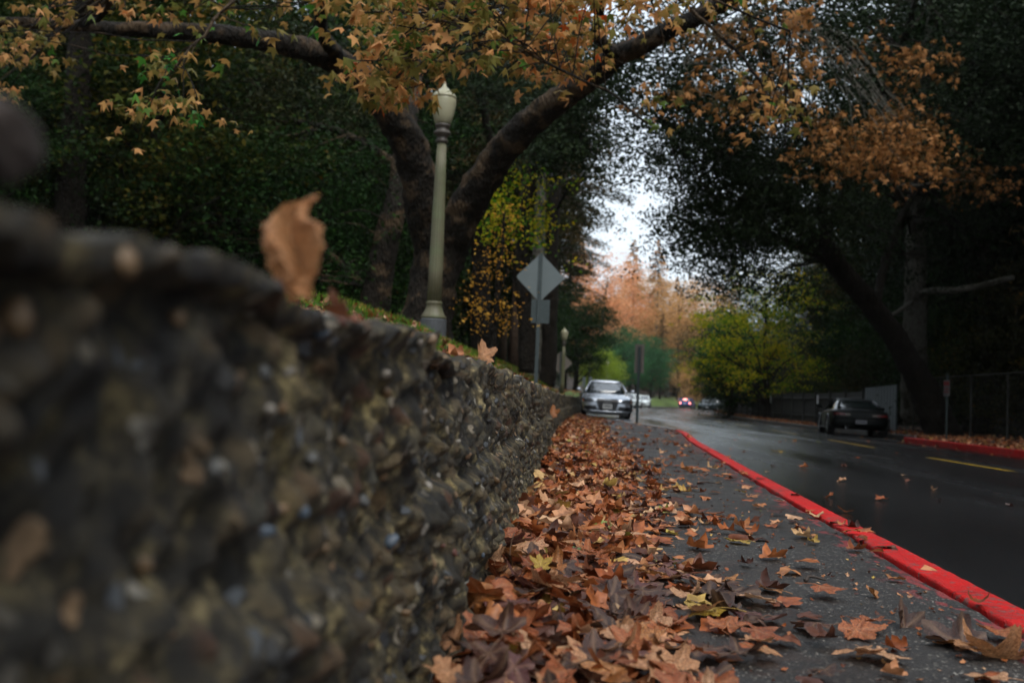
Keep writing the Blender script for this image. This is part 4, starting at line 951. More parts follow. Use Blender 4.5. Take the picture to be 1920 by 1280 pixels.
# ------------------------------------------------------------------ street lamps
n = N('lamp_paint'); o_ = n.obj()
c = n.mix(n.noise(6, 4, o_), (.075, .070, .038), (.135, .12, .068)); c = n.mix(n.ramp(n.noise(2, 3, o_), [(.45, (0,) * 3), (.7, (.8,) * 3)]), c, (.11, .14, .06))
M['lamp'] = n.end(n.bsdf(c, .55, n.bump(n.noise(60, 3, o_), .3, .004)))
M['lamp_dark'] = simple('lamp_collar', (.05, .04, .03), .5, 20, .4)
n = N('lamp_globe'); c = n.mix(n.noise(5, 2, n.obj()), (.38, .36, .22), (.50, .47, .32))
M['globe'] = n.end(n('MixShader', {0: .25, 1: n.bsdf(c, .28, Specular_IOR_Level=.6), 2: n('BsdfTranslucent', {'Color': c}).outputs[0]}).outputs[0])
M['lamp_base'] = simple('lamp_plinth', (.06, .065, .07), .7, 15, .3)
def street_lamp():
    o = empty('street_lamp')
    m = MB(); m.lathe([(.21, -.5), (.21, .10), (.19, .12)], 24); m.build('plinth', M['lamp_base'], o, False)
    m = MB(); m.lathe([(.20, .12), (.205, .15), (.17, .19), (.135, .27), (.118, .34), (.128, .35), (.13, .38), (.112, .39)], 48, flute=.04, nfl=16); m.build('base', M['lamp'], o, True)
    m = MB(); m.lathe([(.112, .39), (.110, .9), (.100, 1.7), (.086, 2.4), (.074, 2.88)], 96, flute=.07, nfl=16); m.build('shaft', M['lamp'], o, True)
    m = MB(); m.lathe([(.074, 2.88), (.095, 2.90), (.10, 2.93), (.082, 2.95), (.080, 2.99), (.13, 3.02), (.14, 3.05), (.12, 3.07), (.10, 3.09), (.105, 3.13), (.125, 3.15), (.125, 3.18), (.10, 3.19)], 32); m.build('collar', M['lamp_dark'], o, True)
    m = MB(); m.lathe([(.10, 3.19), (.13, 3.22), (.165, 3.34), (.19, 3.48), (.197, 3.57), (.185, 3.62)], 32); m.build('globe', M['globe'], o, True)
    m = MB(); m.lathe([(.200, 3.60), (.195, 3.63), (.165, 3.67), (.10, 3.73), (.05, 3.77), (.03, 3.80), (.024, 3.84), (.005, 3.88)], 32); m.build('cap', M['globe'], o, True)
    return o
lp = street_lamp()
spots_l = [(812, 612, 15.5, 'near fluted concrete lamp post with a frosted acorn globe standing on the bank'),
           (1053, 752, 52, 'second lamp post whose white globe rises above the farther diamond sign'),
           (1103, 742, 92, 'lamp post with small plates on both sides left of the silver car'),
           (1136, 752, 108, 'pale globe lamp just above the roof of the silver car'),
           (1219, 746, 200, 'lamp post standing on the green lawn mound'),
           (1301, 757, 232, 'most distant lamp post above the blue car')]
lamps = []
for k, (a, b, d, lb) in enumerate(spots_l):
    o = lp if k == 0 else copy_tree(lp); q = D(a, b, d); gz = float(ground_z(q[0], q[1]))
    o.location = q if k == 0 else (q[0], q[1], max(gz, q[2]) if k > 1 else q[2]); tag(o, lb, 'street lamp', 'acorn globe street lamps'); lamps.append(o)
lq = np.array(lamps[0].location)
# ------------------------------------------------------------------ signs
M['alu'] = simple('sign_back', (.125, .15, .15), .45, 3, .15, Metallic=.25)
M['galv'] = simple('galvanised', (.045, .06, .06), .5, 12, .3, Metallic=.3)
M['signbrown'] = simple('weathered_sign_back', (.15, .13, .11), .6, 6, .25)
def rotz(a): c, s = math.cos(a), math.sin(a); return np.array([(c, -s, 0), (s, c, 0), (0, 0, 1)])
def diamond(m, s, t, cz, y0):
    r_ = .05; P = []
    for k in range(4):
        a = PI / 4 + k * PI / 2; 
        for j in (-1, 0, 1):
            b = a + j * PI / 4; cx, cy = math.cos(a) * (s / 2 - r_) * 1.41421, math.sin(a) * (s / 2 - r_) * 1.41421
            P.append((cx + math.cos(b) * r_, cy + math.sin(b) * r_))
    a = PI / 4; P = [(x * math.cos(a) - y * math.sin(a), x * math.sin(a) + y * math.cos(a)) for x, y in P]; k = len(P)
    m.add([(x, y0, z + cz) for x, z in P] + [(x, y0 + t, z + cz) for x, z in P], [tuple(range(k)), tuple(range(2 * k - 1, k - 1, -1))] + [(j, k + j, k + (j + 1) % k, (j + 1) % k) for j in range(k)])
def diamond_sign(loc, rz, s, cz, plate, label, mat):
    o = empty('warning_sign', loc, rz); tag(o, label, 'road sign', 'diamond signs seen from behind')
    m = MB(); m.box((0, 0, (cz + s * .7 - .3) / 2), (.07, .035, cz + s * .7 + .3)); m.build('post', M['galv'], o)
    m = MB(); diamond(m, s, .004, cz, .020); m.build('panel', mat, o)
    if plate:
        m = MB(); m.box((0.03, .022, cz - s * .7 - .19), (.36, .004, .46)); m.build('plate', M['galv'], o)
    b = MB(); b.box((0, -.022, cz + .3), (.02, .012, .02)); b.box((0, -.022, cz - .3), (.02, .012, .02)); b.build('bolt', M['galv'], o)
    return o
# nearer sign: 92 px across -> .93 m diagonal at 19 m
q = D(1013, 520, 19.5); gz = float(ground_z(q[0], q[1])); diamond_sign((q[0], q[1], gz), yaw + .0, .68, q[2] - gz, True, 'nearer diamond road sign seen from its bare grey back with a small plate below', M['alu'])
q = D(1051, 680, 54.5); gz = float(ground_z(q[0], q[1])); diamond_sign((q[0], q[1], gz), 0, .92, q[2] - gz, False, 'farther diamond road sign seen from behind below a lamp globe', M['signbrown'])
q = D(1194, 795, 24); zt = D(1201, 646, 24)[2]; o = empty('parking_sign', (q[0], q[1], PZ(q[0], q[1])), -.35); tag(o, 'tall rectangular sign on a metal post at the pavement corner right of the silver car', 'road sign')
hh = zt - o.location.z
m = MB(); m.box((0, 0, hh / 2 - .05), (.055, .035, hh)); m.build('post', M['galv'], o)
m = MB(); m.box((0, .021, hh - .33), (.235, .004, .70)); m.build('panel', M['signbrown'], o)
m = MB(); m.box((-.045, -.003, hh - .33), (.012, .03, .66)); m.box((.055, .003, hh - .33), (.012, .03, .66)); m.build('rib', M['signbrown'], o)
for k, (a, b, d, w, h_) in enumerate(((1095, 716, 86, .28, .9), (1107, 716, 86, .30, .9))):
    q = D(a, b, d); gz = float(ground_z(q[0], q[1])); o = empty('notice_sign', (q[0], q[1], gz)); tag(o, ('left' if k == 0 else 'right') + ' small pale notice plate beside the lamp post left of the silver car', 'sign', 'pale notice plates')
    m = MB(); m.box((0, 0, (q[2] - gz) / 2), (.05, .05, q[2] - gz)); m.build('post', M['galv'], o)
    m = MB(); m.box((0, -.035, q[2] - gz), (w, .01, h_)); m.build('panel', M['alu'], o)
# no-parking sign by the red kerb and small fence plates
M['white'] = simple('white_paint', (.55, .56, .56), .5, 10, .15); M['dull_white'] = simple('dull_white', (.07, .07, .07), .6, 10, .2); M['sred'] = simple('sign_red', (.11, .012, .012), .5)
q = D(1776, 726, 26); o = empty('no_parking_sign', (q[0], q[1], -.2), -1.0); q = q + np.array([0, 0, .2]); tag(o, 'narrow red and white sign on a thin post by the dark red kerb', 'road sign')
m = MB(); m.box((0, 0, q[2] / 2 + .1), (.04, .03, q[2] + .5)); m.build('post', M['galv'], o)
m = MB(); m.box((0, -.02, q[2] - .02), (.19, .005, .42)); m.build('panel', M['dull_white'], o)
m = MB(); m.box((0, -.025, q[2] + .10), (.17, .004, .10)); m.box((0, -.025, q[2] - .04), (.13, .004, .03)); m.box((0, -.025, q[2] - .12), (.15, .004, .03)); m.build('lettering', M['sred'], o)

# ------------------------------------------------------------------ fence and gate panel
n = N('fence_wood'); o_ = n.obj()
c = n.ramp(n.noise(8, 5, n('Mapping', {'Vector': o_, 'Scale': (3, 3, .3)}).outputs[0]), [(.3, (.012, .012, .010)), (.7, (.045, .043, .036))]); M['fence'] = n.end(n.bsdf(c, .85, n.bump(n.noise(40, 4, o_), .4, .01)))
def fx(y): return float(np.interp(y, [8, 26, 38, 60, 75, 94], [11.6, 11.9, 11.9, 11.9, 12.4, 14.6]))
fence = empty('board_fence', (9.6, 36, 0)); tag(fence, 'low dark board fence along the far side of the road', 'fence')
mb = MB(); y = 38.6
k = 0
while y < 82:
    x = fx(y); z = float(ground_z(x, y)); hh = 1.45 + random.uniform(-.02, .02)
    mb.box((x - 9.6, y - 36, z + hh / 2), (.02, .135, hh), rotz(random.uniform(-.02, .02))); y += .145
mb.build('boards', M['fence'], fence)
y = 38.7
while y < 82:
    x = fx(y) - .07; z = float(ground_z(x, y)); m = MB(); m.box((x - 9.6, y - 36, z + .76), (.09, .09, 1.56)); m.build('post', M['fence'], fence); y += 2.6
m = MB()
for zc in (.35, 1.2):
    ys_ = np.arange(38.7, 82, 2.6); m.tube(np.array([(fx(v) - .04 - 9.6, v - 36, float(ground_z(fx(v), v)) + zc) for v in ys_]), .035, 4, 0)
m.build('rail', M['fence'], fence)
for (px, py, lb) in ((1533, 743, 'narrow white marker plate on the dark fence left of the black car'), (1445, 747, 'narrow white marker plate on the fence farther along near the yellow tree')):
    d = 37 if px > 1500 else 47; yy = d; x = fx(yy) - .13
    o = empty('marker_plate', (x, yy if px == 1533 else yy, 0), 0); q = pr((x, yy, .9)); 
    # slide along the fence to its bearing
    for _ in range(30):
        a = pr((fx(yy) - .13, yy, .9))[0]; yy += (a - px) * .03
    o.location = (fx(yy) - .13, yy, 0); tag(o, lb, 'marker', 'white marker plates')
    m = MB(); m.box((0, 0, .98), (.012, .30, .42)); m.build('panel', M['white'], o)
    m = MB(); m.box((.02, 0, .6), (.03, .04, 1.2)); m.build('post', M['fence'], o)
# chain link stretch near the black car (dark posts only read) and pale panel
cf = empty('mesh_fence', (9.6, 16, 0)); tag(cf, 'dark chain link fence in front of the undergrowth on the right', 'fence')
m = MB()
for y in np.arange(8, 37, 2.5):
    m2 = MB(); x = fx(y); m2.tube([(x - 9.6, y - 16, -.3), (x - 9.6, y - 16, 1.7)], .028, 8); m2.build('post', M['fence'], cf)
for y in np.arange(8, 36, .12):
    for s_ in (-1, 1):
        y2 = y + s_ * 1.6
        if 8 <= y2 <= 36.2: m.tube([(fx(y) - 9.6, y - 16, .05), (fx(y2) - 9.6, y2 - 16, 1.65)], .0022, 3, 0, False)
m.build('wire_mesh', M['fence'], cf)
m = MB(); m.tube([(fx(v) - 9.6, v - 16, 1.7) for v in (8, 18, 24, 30, 36.2)], .02, 6); m.build('rail', M['fence'], cf)
g = empty('pale_gate', (11.9, 38, -.2)); tag(g, 'pale grey corrugated gate panel standing behind the black car', 'gate')
m = MB(); zt0, zt1 = D(1622, 727, 33)[2], D(1681, 721, 30)[2]
a, b = D(1622, 727, 39.5), D(1681, 721, 36.5); nn = 44; V_ = []
for k in range(nn + 1):
    t = k / nn; q = a * (1 - t) + b * t; w = .014 * math.sin(k * PI / 2)
    V_ += [(q[0] + w, q[1], -.2), (q[0] + w, q[1], q[2]), (q[0] + w + .02, q[1], -.2), (q[0] + w + .02, q[1], q[2])]
f = []
for k in range(nn):
    c0 = k * 4; f += [(c0, c0 + 1, c0 + 5, c0 + 4), (c0 + 2, c0 + 6, c0 + 7, c0 + 3), (c0 + 1, c0 + 3, c0 + 7, c0 + 5)]
f += [(0, 2, 3, 1), (nn * 4, nn * 4 + 1, nn * 4 + 3, nn * 4 + 2)]
m.add(np.array(V_) - np.array([11.9, 38, -.2]), f); m.build('panel', simple('pale_sheet', (.13, .145, .15), .5, 4, .2), g)
m = MB()
for q in (a, b): m.tube([(q[0] - 11.87, q[1] - 38, 0), (q[0] - 11.87, q[1] - 38, q[2] + .22)], .03, 6)
m.build('frame', M['galv'], g)

# ------------------------------------------------------------------ cars
M['tyre'] = simple('tyre', (.012, .012, .012), .8); M['rim'] = simple('rim', (.35, .37, .38), .3, Metallic=.9)
M['glass'] = simple('car_glass', (.012, .018, .02), .06, Specular_IOR_Level=1.0, IOR=2.0); M['blackp'] = simple('black_plastic', (.010, .010, .011), .35)
M['platew'] = simple('plate', (.62, .63, .62), .5); M['plated'] = simple('plate_marks', (.06, .06, .08), .5)
M['lens'] = simple('headlamp_lens', (.03, .035, .04), .55, Specular_IOR_Level=.25); M['amber'] = simple('amber_lens', (.5, .12, .02), .3); M['redlens'] = simple('red_lens', (.12, .008, .008), .2)
def emis(name, col, st):
    n = N(name); return n.end(n('Emission', {'Color': (*col, 1), 'Strength': st}).outputs[0])
M['brake'] = emis('brake_light', (1, .22, .18), 6.0)
def car_paint(name, col, metal=.5, rough=.28): return simple(name, col, rough, 3, .06, Metallic=metal, Coat_Weight=.8, Coat_Roughness=.08)
def loft(st, closed_mid=True):
    """st: list of (y, [(x,z)...] half ring from bottom centre to top centre)"""
    V_ = []; K = None
    for y, ring in st:
        full = [(x, z) for x, z in ring] + [(-x, z) for x, z in ring[-2:0:-1]]
        K = len(full); V_ += [(x, y, z) for x, z in full]
    f = [(i * K + j, i * K + (j + 1) % K, (i + 1) * K + (j + 1) % K, (i + 1) * K + j) for i in range(len(st) - 1) for j in range(K)]
    f += [tuple(range(K - 1, -1, -1)), tuple((len(st) - 1) * K + j for j in range(K))]
    return V_, f
def subd(o, l=2):
    s = o.modifiers.new('s', 'SUBSURF'); s.levels = l; s.render_levels = l; return o
def make_car(name, paint, S):
    """S: dict of stations; +Y is the nose"""
    o = empty(name); st = []
    for (y, w, zb, zs, zt) in S['body']:
        st.append((y, [(0, zb), (w * .8, zb), (w * .965, zb + .04), (w, zb + .16), (w * 1.0, (zb + zs) / 2 + .04), (w * .985, zs - .03), (w * .93, zs + .01), (w * .70, zt - .02), (w * .3, zt), (0, zt)]))
    m = MB(); m.add(*loft(st)); body = subd(m.build('body', paint, o, True))
    G = S['cabin']; st = []
    for (y, wb, wt, z0, z1) in G: st.append((y, [(0, z0), (wb, z0), (wb * .98, z0 + .02), (wt + (wb - wt) * .45, z0 + (z1 - z0) * .55), (wt * 1.0, z1 - .03 * (z1 - z0)), (wt * .8, z1), (0, z1 + .01)]))
    m = MB(); m.add(*loft(st)); gl = subd(m.build('windows', M['glass'], o, True))
    m = MB(); r_ = []
    for (y, wt, z) in S['roof']: r_.append((y, [(0, z - .05), (wt * .8, z - .05), (wt, z - .035), (wt * .98, z - .005), (wt * .7, z + .018), (0, z + .024)]))
    m.add(*loft(r_)); subd(m.build('roof', paint, o, True))
    for pts in S['pillars']:
        for s in (-1, 1):
            m = MB(); m.tube([(x * s, y, z) for x, y, z in pts], S.get('pr', .035), 6); m.build('pillar', paint, o, True)
    R0 = S.get('wr', .33)
    for yy in S['axles']:
        for s in (-1, 1):
            xw = S['track']; w = empty('wheel', (xw * s, yy, R0)); w.parent = o; w.rotation_euler = (0, PI / 2 * s, 0)
            m = MB(); m.lathe([(R0 * .62, .10), (R0 * .9, .105), (R0, .07), (R0, -.10), (R0 * .6, -.11)], 32); m.build('tyre', M['tyre'], w, True)
            m = MB(); m.lathe([(R0 * .66, .09), (R0 * .66, .112), (R0 * .60, .112), (R0 * .58, .085), (.0, .085)], 28)
            for k in range(5):
                a = k * 2 * PI / 5; m.box((math.cos(a) * R0 * .33, math.sin(a) * R0 * .33, .10), (R0 * .56, .06, .03), rotz(a))
            m.lathe([(.055, .09), (.05, .125), (.0, .127)], 12); m.build('rim', M['rim'], w, False)
            m = MB(); m.tube([(xw * s + .055 * s * 0 + (S['track'] * 0 + .105) * s, yy + math.cos(t) * (R0 + .045), R0 + math.sin(t) * (R0 + .045)) for t in np.linspace(-.25, PI + .25, 18)], .035, 6); m.build('wheel_arch', M['blackp'], o, True)
    for s in (-1, 1):
        x, y, z = S['mirror']; m = MB(); st = [(y - .04, [(0, -.055), (.08, -.05), (.10, 0), (.07, .06), (0, .065)]), (y + .03, [(0, -.06), (.09, -.055), (.115, 0), (.08, .065), (0, .07)]), (y + .10, [(0, -.03), (.05, -.03), (.07, 0), (.04, .04), (0, .045)])]
        v, f = loft(st); v = [(a + x * s, b, c + z) for a, b, c in v]; m.add(v, f); m.tube([(x * s, y, z - .03), ((x - .16) * s, y - .02, z - .08)], .02, 6); subd(m.build('mirror', paint, o, True), 1)
    return o
from mathutils.geometry import delaunay_2d_cdt
BODY = {}
def decal(o, name, mat, poly, side, off=.008, dish=0.0, n_=7):
    """a lamp, grille or intake cut to the outline poly (x,z) and bent to the car's skin; side +1 nose, -1 tail"""
    if o.name not in BODY:
        bpy.context.view_layer.update(); dg = bpy.context.evaluated_depsgraph_get(); b_ = [c for c in o.children if c.name.startswith('body')][0]; ev = b_.evaluated_get(dg); me_ = ev.to_mesh()
        BODY[o.name] = BVHTree.FromPolygons([v.co[:] for v in me_.vertices], [p_.vertices[:] for p_ in me_.polygons])
    bv = BODY[o.name]; P = np.array(poly, float); k = len(P); c0 = P.mean(0)
    ring = []
    for a in range(k):
        for t in np.linspace(0, 1, 6, endpoint=False): ring.append(P[a] * (1 - t) + P[(a + 1) % k] * t)
    ring = np.array(ring); K = len(ring); V_ = []; 
    def hit(x, z, e):
        h = bv.ray_cast(Vector((x, 4 * side, z)), Vector((0, -side, 0)))
        y = h[0].y if h[0] else V_[-1][1] - e * side
        return (x, y + e * side, z)
    for q in range(n_ + 1):
        t = 1 - q / n_ * .98
        for a in ring: u = c0 * (1 - t) + a * t; V_.append(hit(u[0], u[1], off - dish * (1 if q > 0 else 0)))
    f = [(q * K + j, q * K + (j + 1) % K, (q + 1) * K + (j + 1) % K, (q + 1) * K + j) for q in range(n_) for j in range(K)]; f.append(tuple(n_ * K + j for j in range(K)))
    base_ = len(V_)
    for a in ring: x, y, z = hit(a[0], a[1], off); V_.append((x, y - .05 * side, z))
    f += [(j, base_ + j, base_ + (j + 1) % K, (j + 1) % K) for j in range(K)]
    m = MB(); m.add(V_, f); return m.build(name, mat, o)
def slab(parent, name, mat, P, t=.02, axis=1):
    """flat polygon P (x,z) at y, given thickness; P: list of (x,y,z) front face"""
    P = [np.array(p, float) for p in P]; nrm = np.cross(P[1] - P[0], P[2] - P[0]); nrm /= np.linalg.norm(nrm); k = len(P)
    if nrm[1] * np.mean([p[1] for p in P]) < 0: nrm = -nrm
    m = MB(); m.add([p for p in P] + [p - nrm * t for p in P], [tuple(range(k)), tuple(range(2 * k - 1, k - 1, -1))] + [(j, k + j, k + (j + 1) % k, (j + 1) % k) for j in range(k)]); return m.build(name, mat, parent)
COUPE = dict(body=[(-2.08, .60, .38, .78, .84), (-2.0, .80, .26, .86, .92), (-1.6, .90, .19, .90, .96), (-1.2, .92, .18, .88, .94), (-.5, .90, .18, .86, .92), (.4, .90, .18, .85, .92), (1.0, .92, .18, .82, .90), (1.5, .92, .17, .76, .85), (1.85, .87, .16, .69, .77), (2.0, .78, .18, .60, .68), (2.07, .64, .24, .50, .56)],
    cabin=[(-1.75, .62, .50, .88, .95), (-1.2, .74, .55, .88, 1.20), (-.6, .78, .57, .88, 1.33), (0, .79, .57, .88, 1.345), (.35, .78, .55, .86, 1.28), (.95, .72, .60, .84, .95)],
    roof=[(-1.05, .50, 1.25), (-.6, .56, 1.345), (-.1, .575, 1.365), (.22, .56, 1.34), (.34, .54, 1.305)],
    pillars=[[(.53, .34, 1.31), (.66, .66, 1.13), (.765, 1.0, .92)], [(.50, -1.0, 1.27), (.60, -1.4, 1.12), (.68, -1.72, .93)]], axles=(1.25, -1.22), track=.80, mirror=(1.0, .62, .98), wr=.33)
P_silver = car_paint('silver_paint', (.46, .50, .56), .65, .25)
aud = make_car('parked_car', P_silver, COUPE); tag(aud, 'silver coupe facing the camera parked at the left side of the road', 'car')
# nose: tall grille with plate, lamps, side intakes
def nz(x): return 2.085 - .16 * abs(x) ** 2.2
def face(o, name, mat, pts, off=.012, t=.03):
    return slab(o, name, mat, [(x, nz(x) + off + sl, z) for x, z, sl in pts][::-1], t)
grille_o = [(-.36, .66, -.05), (.36, .66, -.05), (.40, .60, -.035), (.31, .27, -.0), (.27, .235, -.0), (-.27, .235, -.0), (-.31, .27, -.0), (-.40, .60, -.035)]
gp_ = [(x, z) for x, z, q_ in grille_o]
decal(aud, 'grille', M['blackp'], gp_, 1, .012)
def skin_y(o, x, z, side): h = BODY[o.name].ray_cast(Vector((x, 4 * side, z)), Vector((0, -side, 0))); return h[0].y if h[0] else 2.0 * side
fr_ = []
for a in range(len(gp_)):
    for t in (0, .5): fr_.append(np.array(gp_[a]) * (1 - t) + np.array(gp_[(a + 1) % len(gp_)]) * t)
fr_.append(fr_[0])
m = MB(); m.tube([(x, skin_y(aud, x, z, 1) + .016, z) for x, z in fr_], .024, 6); m.build('grille_frame', P_silver, aud, True)
m = MB()
for z in np.arange(.28, .64, .045):
    w_ = .28 + (z - .27) * .34; m.tube([(x, skin_y(aud, x, z, 1) + .018, z) for x in np.linspace(-w_, w_, 9)], .006, 4)
m.build('grille_bars', simple('grille_bars', (.035, .035, .04), .4), aud)
m = MB()
for k in range(4):
    t = np.linspace(0, 2 * PI, 20); cx = -.105 + k * .07
    m.tube([(cx + math.cos(a) * .046, skin_y(aud, cx, .585, 1) + .03, .585 + math.sin(a) * .046) for a in t], .0065, 5, 0, False)
m.build('emblem', M['rim'], aud, True)
yp = skin_y(aud, 0, .40, 1) + .035
pl = slab(aud, 'number_plate', M['platew'], [(-.165, yp, .32), (.165, yp, .32), (.165, yp, .49), (-.165, yp, .49)], .015)
m = MB()
for k in range(7): m.box((-.105 + k * .035, yp + .003, .415), (.022, .006, .07))
m.build('plate_marks', M['plated'], pl)
for s in (-1, 1):
    decal(aud, 'headlight', M['lens'], [(.46 * s, .585), (.60 * s, .53), (.83 * s, .55), (.87 * s, .64), (.72 * s, .69), (.58 * s, .66)], 1, .008)
    decal(aud, 'indicator', M['amber'], [(.835 * s, .555), (.875 * s, .56), (.885 * s, .63), (.86 * s, .65)], 1, .016, 0, 3)
    decal(aud, 'air_intake', M['blackp'], [(.42 * s, .42), (.37 * s, .27), (.78 * s, .27), (.86 * s, .40)], 1, .008)
m = MB(); m.tube([(-.80, 1.98, .235), (-.5, 2.07, .225), (0, 2.11, .222), (.5, 2.07, .225), (.80, 1.98, .235)], .022, 6); m.build('bumper_lip', P_silver, aud, True)
m = MB(); m.box((0, 1.9, .15), (1.5, .3, .08)); m.build('underbody', M['blackp'], aud)
q = D(1131, 781, 37.5); aud.location = (q[0], q[1], road_z(q[0], q[1])); aud.rotation_euler = (0, R(-.8), PI + .03)
# black coupe on the right
BL = dict(COUPE); BL['body'] = [(-2.14, .66, .42, .76, .80), (-2.08, .82, .30, .84, .89), (-1.7, .87, .22, .88, .93), (-1.2, .88, .20, .86, .92), (-.5, .87, .20, .84, .90), (.4, .87, .20, .82, .88), (1.0, .88, .20, .78, .85), (1.5, .88, .20, .72, .78), (1.95, .83, .20, .62, .68), (2.12, .68, .24, .50, .55)]
BL['cabin'] = [(-1.80, .66, .54, .84, .93), (-1.3, .74, .55, .84, 1.10), (-.7, .76, .55, .84, 1.24), (-.1, .77, .56, .84, 1.27), (.3, .76, .55, .82, 1.20), (.98, .70, .60, .80, .90)]
BL['roof'] = [(-.85, .50, 1.21), (-.5, .55, 1.265), (-.1, .565, 1.285), (.18, .55, 1.26), (.28, .53, 1.225)]
BL['pillars'] = [[(.52, .28, 1.23), (.64, .62, 1.07), (.74, 1.0, .87)], [(.50, -.85, 1.22), (.60, -1.35, 1.08), (.66, -1.75, .91)], [(.55, -.30, 1.25), (.76, -.28, .90)]]
BL['track'] = .79; BL['axles'] = (1.3, -1.2)
P_black = simple('black_paint', (.002, .004, .0035), .35, 3, .05, Specular_IOR_Level=.15)
blk = make_car('parked_car', P_black, BL); tag(blk, 'black coupe parked across the road with its tail towards the camera', 'car')
for s in (-1, 1):
    decal(blk, 'tail_light', M['redlens'], [(.34 * s, .685), (.34 * s, .76), (.80 * s, .77), (.80 * s, .69)], -1, .010)
    decal(blk, 'reversing_light', M['signbrown'], [(.32 * s, .69), (.32 * s, .755), (.46 * s, .755), (.46 * s, .69)], -1, .018, 0, 3)
m = MB(); m.tube([(-.84, -2.02, .60), (-.6, -2.14, .60), (0, -2.185, .60), (.6, -2.14, .60), (.84, -2.02, .60)], .03, 6); m.build('bumper', P_black, blk, True)
pl = slab(blk, 'number_plate', simple('dull_plate', (.20, .20, .22), .5), [(-.16, -2.19, .43), (.16, -2.19, .43), (.16, -2.19, .56), (-.16, -2.19, .56)], .06)
m = MB()
for k in range(7): m.box((-.11 + k * .036, -2.193, .495), (.022, .005, .065))
m.build('plate_marks', M['plated'], pl)
m = MB(); m.tube([(-.66, -1.86, .90), (-.62, -1.94, .95), (0, -1.98, .965), (.62, -1.94, .95), (.66, -1.86, .90)], .018, 6); m.build('spoiler', P_black, blk, True)
m = MB(); m.tube([(-.45, -2.1, .26), (-.45, -2.24, .26)], .04, 8); m.build('exhaust', M['rim'], blk, True)
m = MB()
for s in (-1, 1): m.box((s * .90, 0, .24), (.03, 2.0, .05))
m.build('side_skirt', simple('skirt', (.05, .05, .055), .4), blk)
q = CP + ray(1612, 818) * ((-.13 - CP[2]) / ray(1612, 818)[2]); blk.location = (9.5, 34.4, float(road_z(9.5, 34.4))); blk.rotation_euler = (0, R(1.3), -.14); blk.scale = (1.04, 1, .94)
# white cars, dark cars, blue hatchback
HB = dict(body=[(-2.1, .66, .35, .80, .9), (-2.0, .84, .25, .92, 1.0), (-1.4, .88, .2, .93, 1.0), (0, .89, .2, .93, 1.0), (.9, .89, .2, .92, 1.0), (1.5, .88, .2, .84, .93), (1.95, .82, .2, .72, .80), (2.12, .66, .28, .56, .62)],
    cabin=[(-2.0, .70, .62, .95, 1.08), (-1.8, .76, .62, .95, 1.36), (-1.2, .80, .63, .95, 1.47), (0, .80, .63, .95, 1.49), (.35, .79, .61, .95, 1.42), (1.15, .72, .62, .93, 1.0)],
    roof=[(-1.7, .58, 1.42), (-1.2, .62, 1.48), (0, .63, 1.51), (.25, .61, 1.475), (.36, .58, 1.44)],
    pillars=[[(.59, .36, 1.44), (.66, .75, 1.22), (.75, 1.18, 1.0)], [(.58, -1.72, 1.40), (.66, -1.92, 1.2), (.72, -2.0, .98)], [(.63, -.3, 1.47), (.80, -.28, .98)]], axles=(1.3, -1.3), track=.79, mirror=(.98, .75, 1.08), wr=.33, pr=.045)
def nose(o):
    decal(o, 'grille', M['blackp'], [(-.38, .42), (.38, .42), (.38, .58), (-.38, .58)], 1)
    yy = skin_y(o, 0, .38, 1) + .03; slab(o, 'number_plate', M['platew'], [(-.16, yy, .34), (.16, yy, .34), (.16, yy, .46), (-.16, yy, .46)], .02)
    for s in (-1, 1): decal(o, 'headlight', M['lens'], [(.50 * s, .60), (.80 * s, .62), (.82 * s, .74), (.54 * s, .71)], 1)
white = make_car('parked_car', car_paint('white_paint', (.60, .66, .66), .0, .3), HB); nose(white)
tag(white, 'white car parked nearest beyond the silver coupe', 'car', 'white cars parked by the lawn')
def place_car(c, px, d, rz, lb=None, py=None):
    x = px_at(px, d); c.location = (x, d, float(road_z(x, d))); c.rotation_euler = (0, 0, rz)
    if lb: c['label'] = lb
place_car(white, 1180, 104, PI - .08)
w2 = copy_tree(white); place_car(w2, 1192, 112, PI - .10, 'white car in the middle of the three parked beyond the silver coupe')
w3 = copy_tree(white); place_car(w3, 1209, 124, PI - .12, 'farthest white car parked at the start of the lawn behind the tall sign post')
blue = make_car('blue_car', car_paint('blue_paint', (.05, .08, .28), .3, .3), HB); tag(blue, 'blue car driving away with its red brake lights lit', 'car')
for s in (-1, 1): decal(blue, 'brake_light', M['brake'], [(.58 * s, .70), (.58 * s, .88), (.80 * s, .88), (.82 * s, .70)], -1, .03)
slab(blue, 'high_brake_light', M['brake'], [(-.25, -2.02, 1.34), (.25, -2.02, 1.34), (.25, -1.98, 1.42), (-.25, -1.98, 1.42)], .15)
slab(blue, 'number_plate', M['platew'], [(-.18, -2.18, .62), (.18, -2.18, .62), (.18, -2.18, .76), (-.18, -2.18, .76)], .02)
slab(blue, 'bumper', M['blackp'], [(-.80, -2.16, .34), (.80, -2.16, .34), (.80, -2.16, .5), (-.80, -2.16, .5)], .08)
place_car(blue, 1291, 148, -.3); blue.location.z += .02
dk = make_car('parked_car', car_paint('dark_grey_paint', (.03, .045, .05), .3, .3), HB); nose(dk)
tag(dk, 'dark parked car partly hidden under low branches beyond the blue car', 'car', 'dark cars parked in the distance')
place_car(dk, 1331, 128, PI - .5); dk2 = copy_tree(dk); place_car(dk2, 1345, 118, PI - .7, 'second dark parked car with a bright windscreen right of the blue car')
for c in (dk, dk2): c.location.z = max(c.location.z, float(ground_z(c.location.x, c.location.y)))

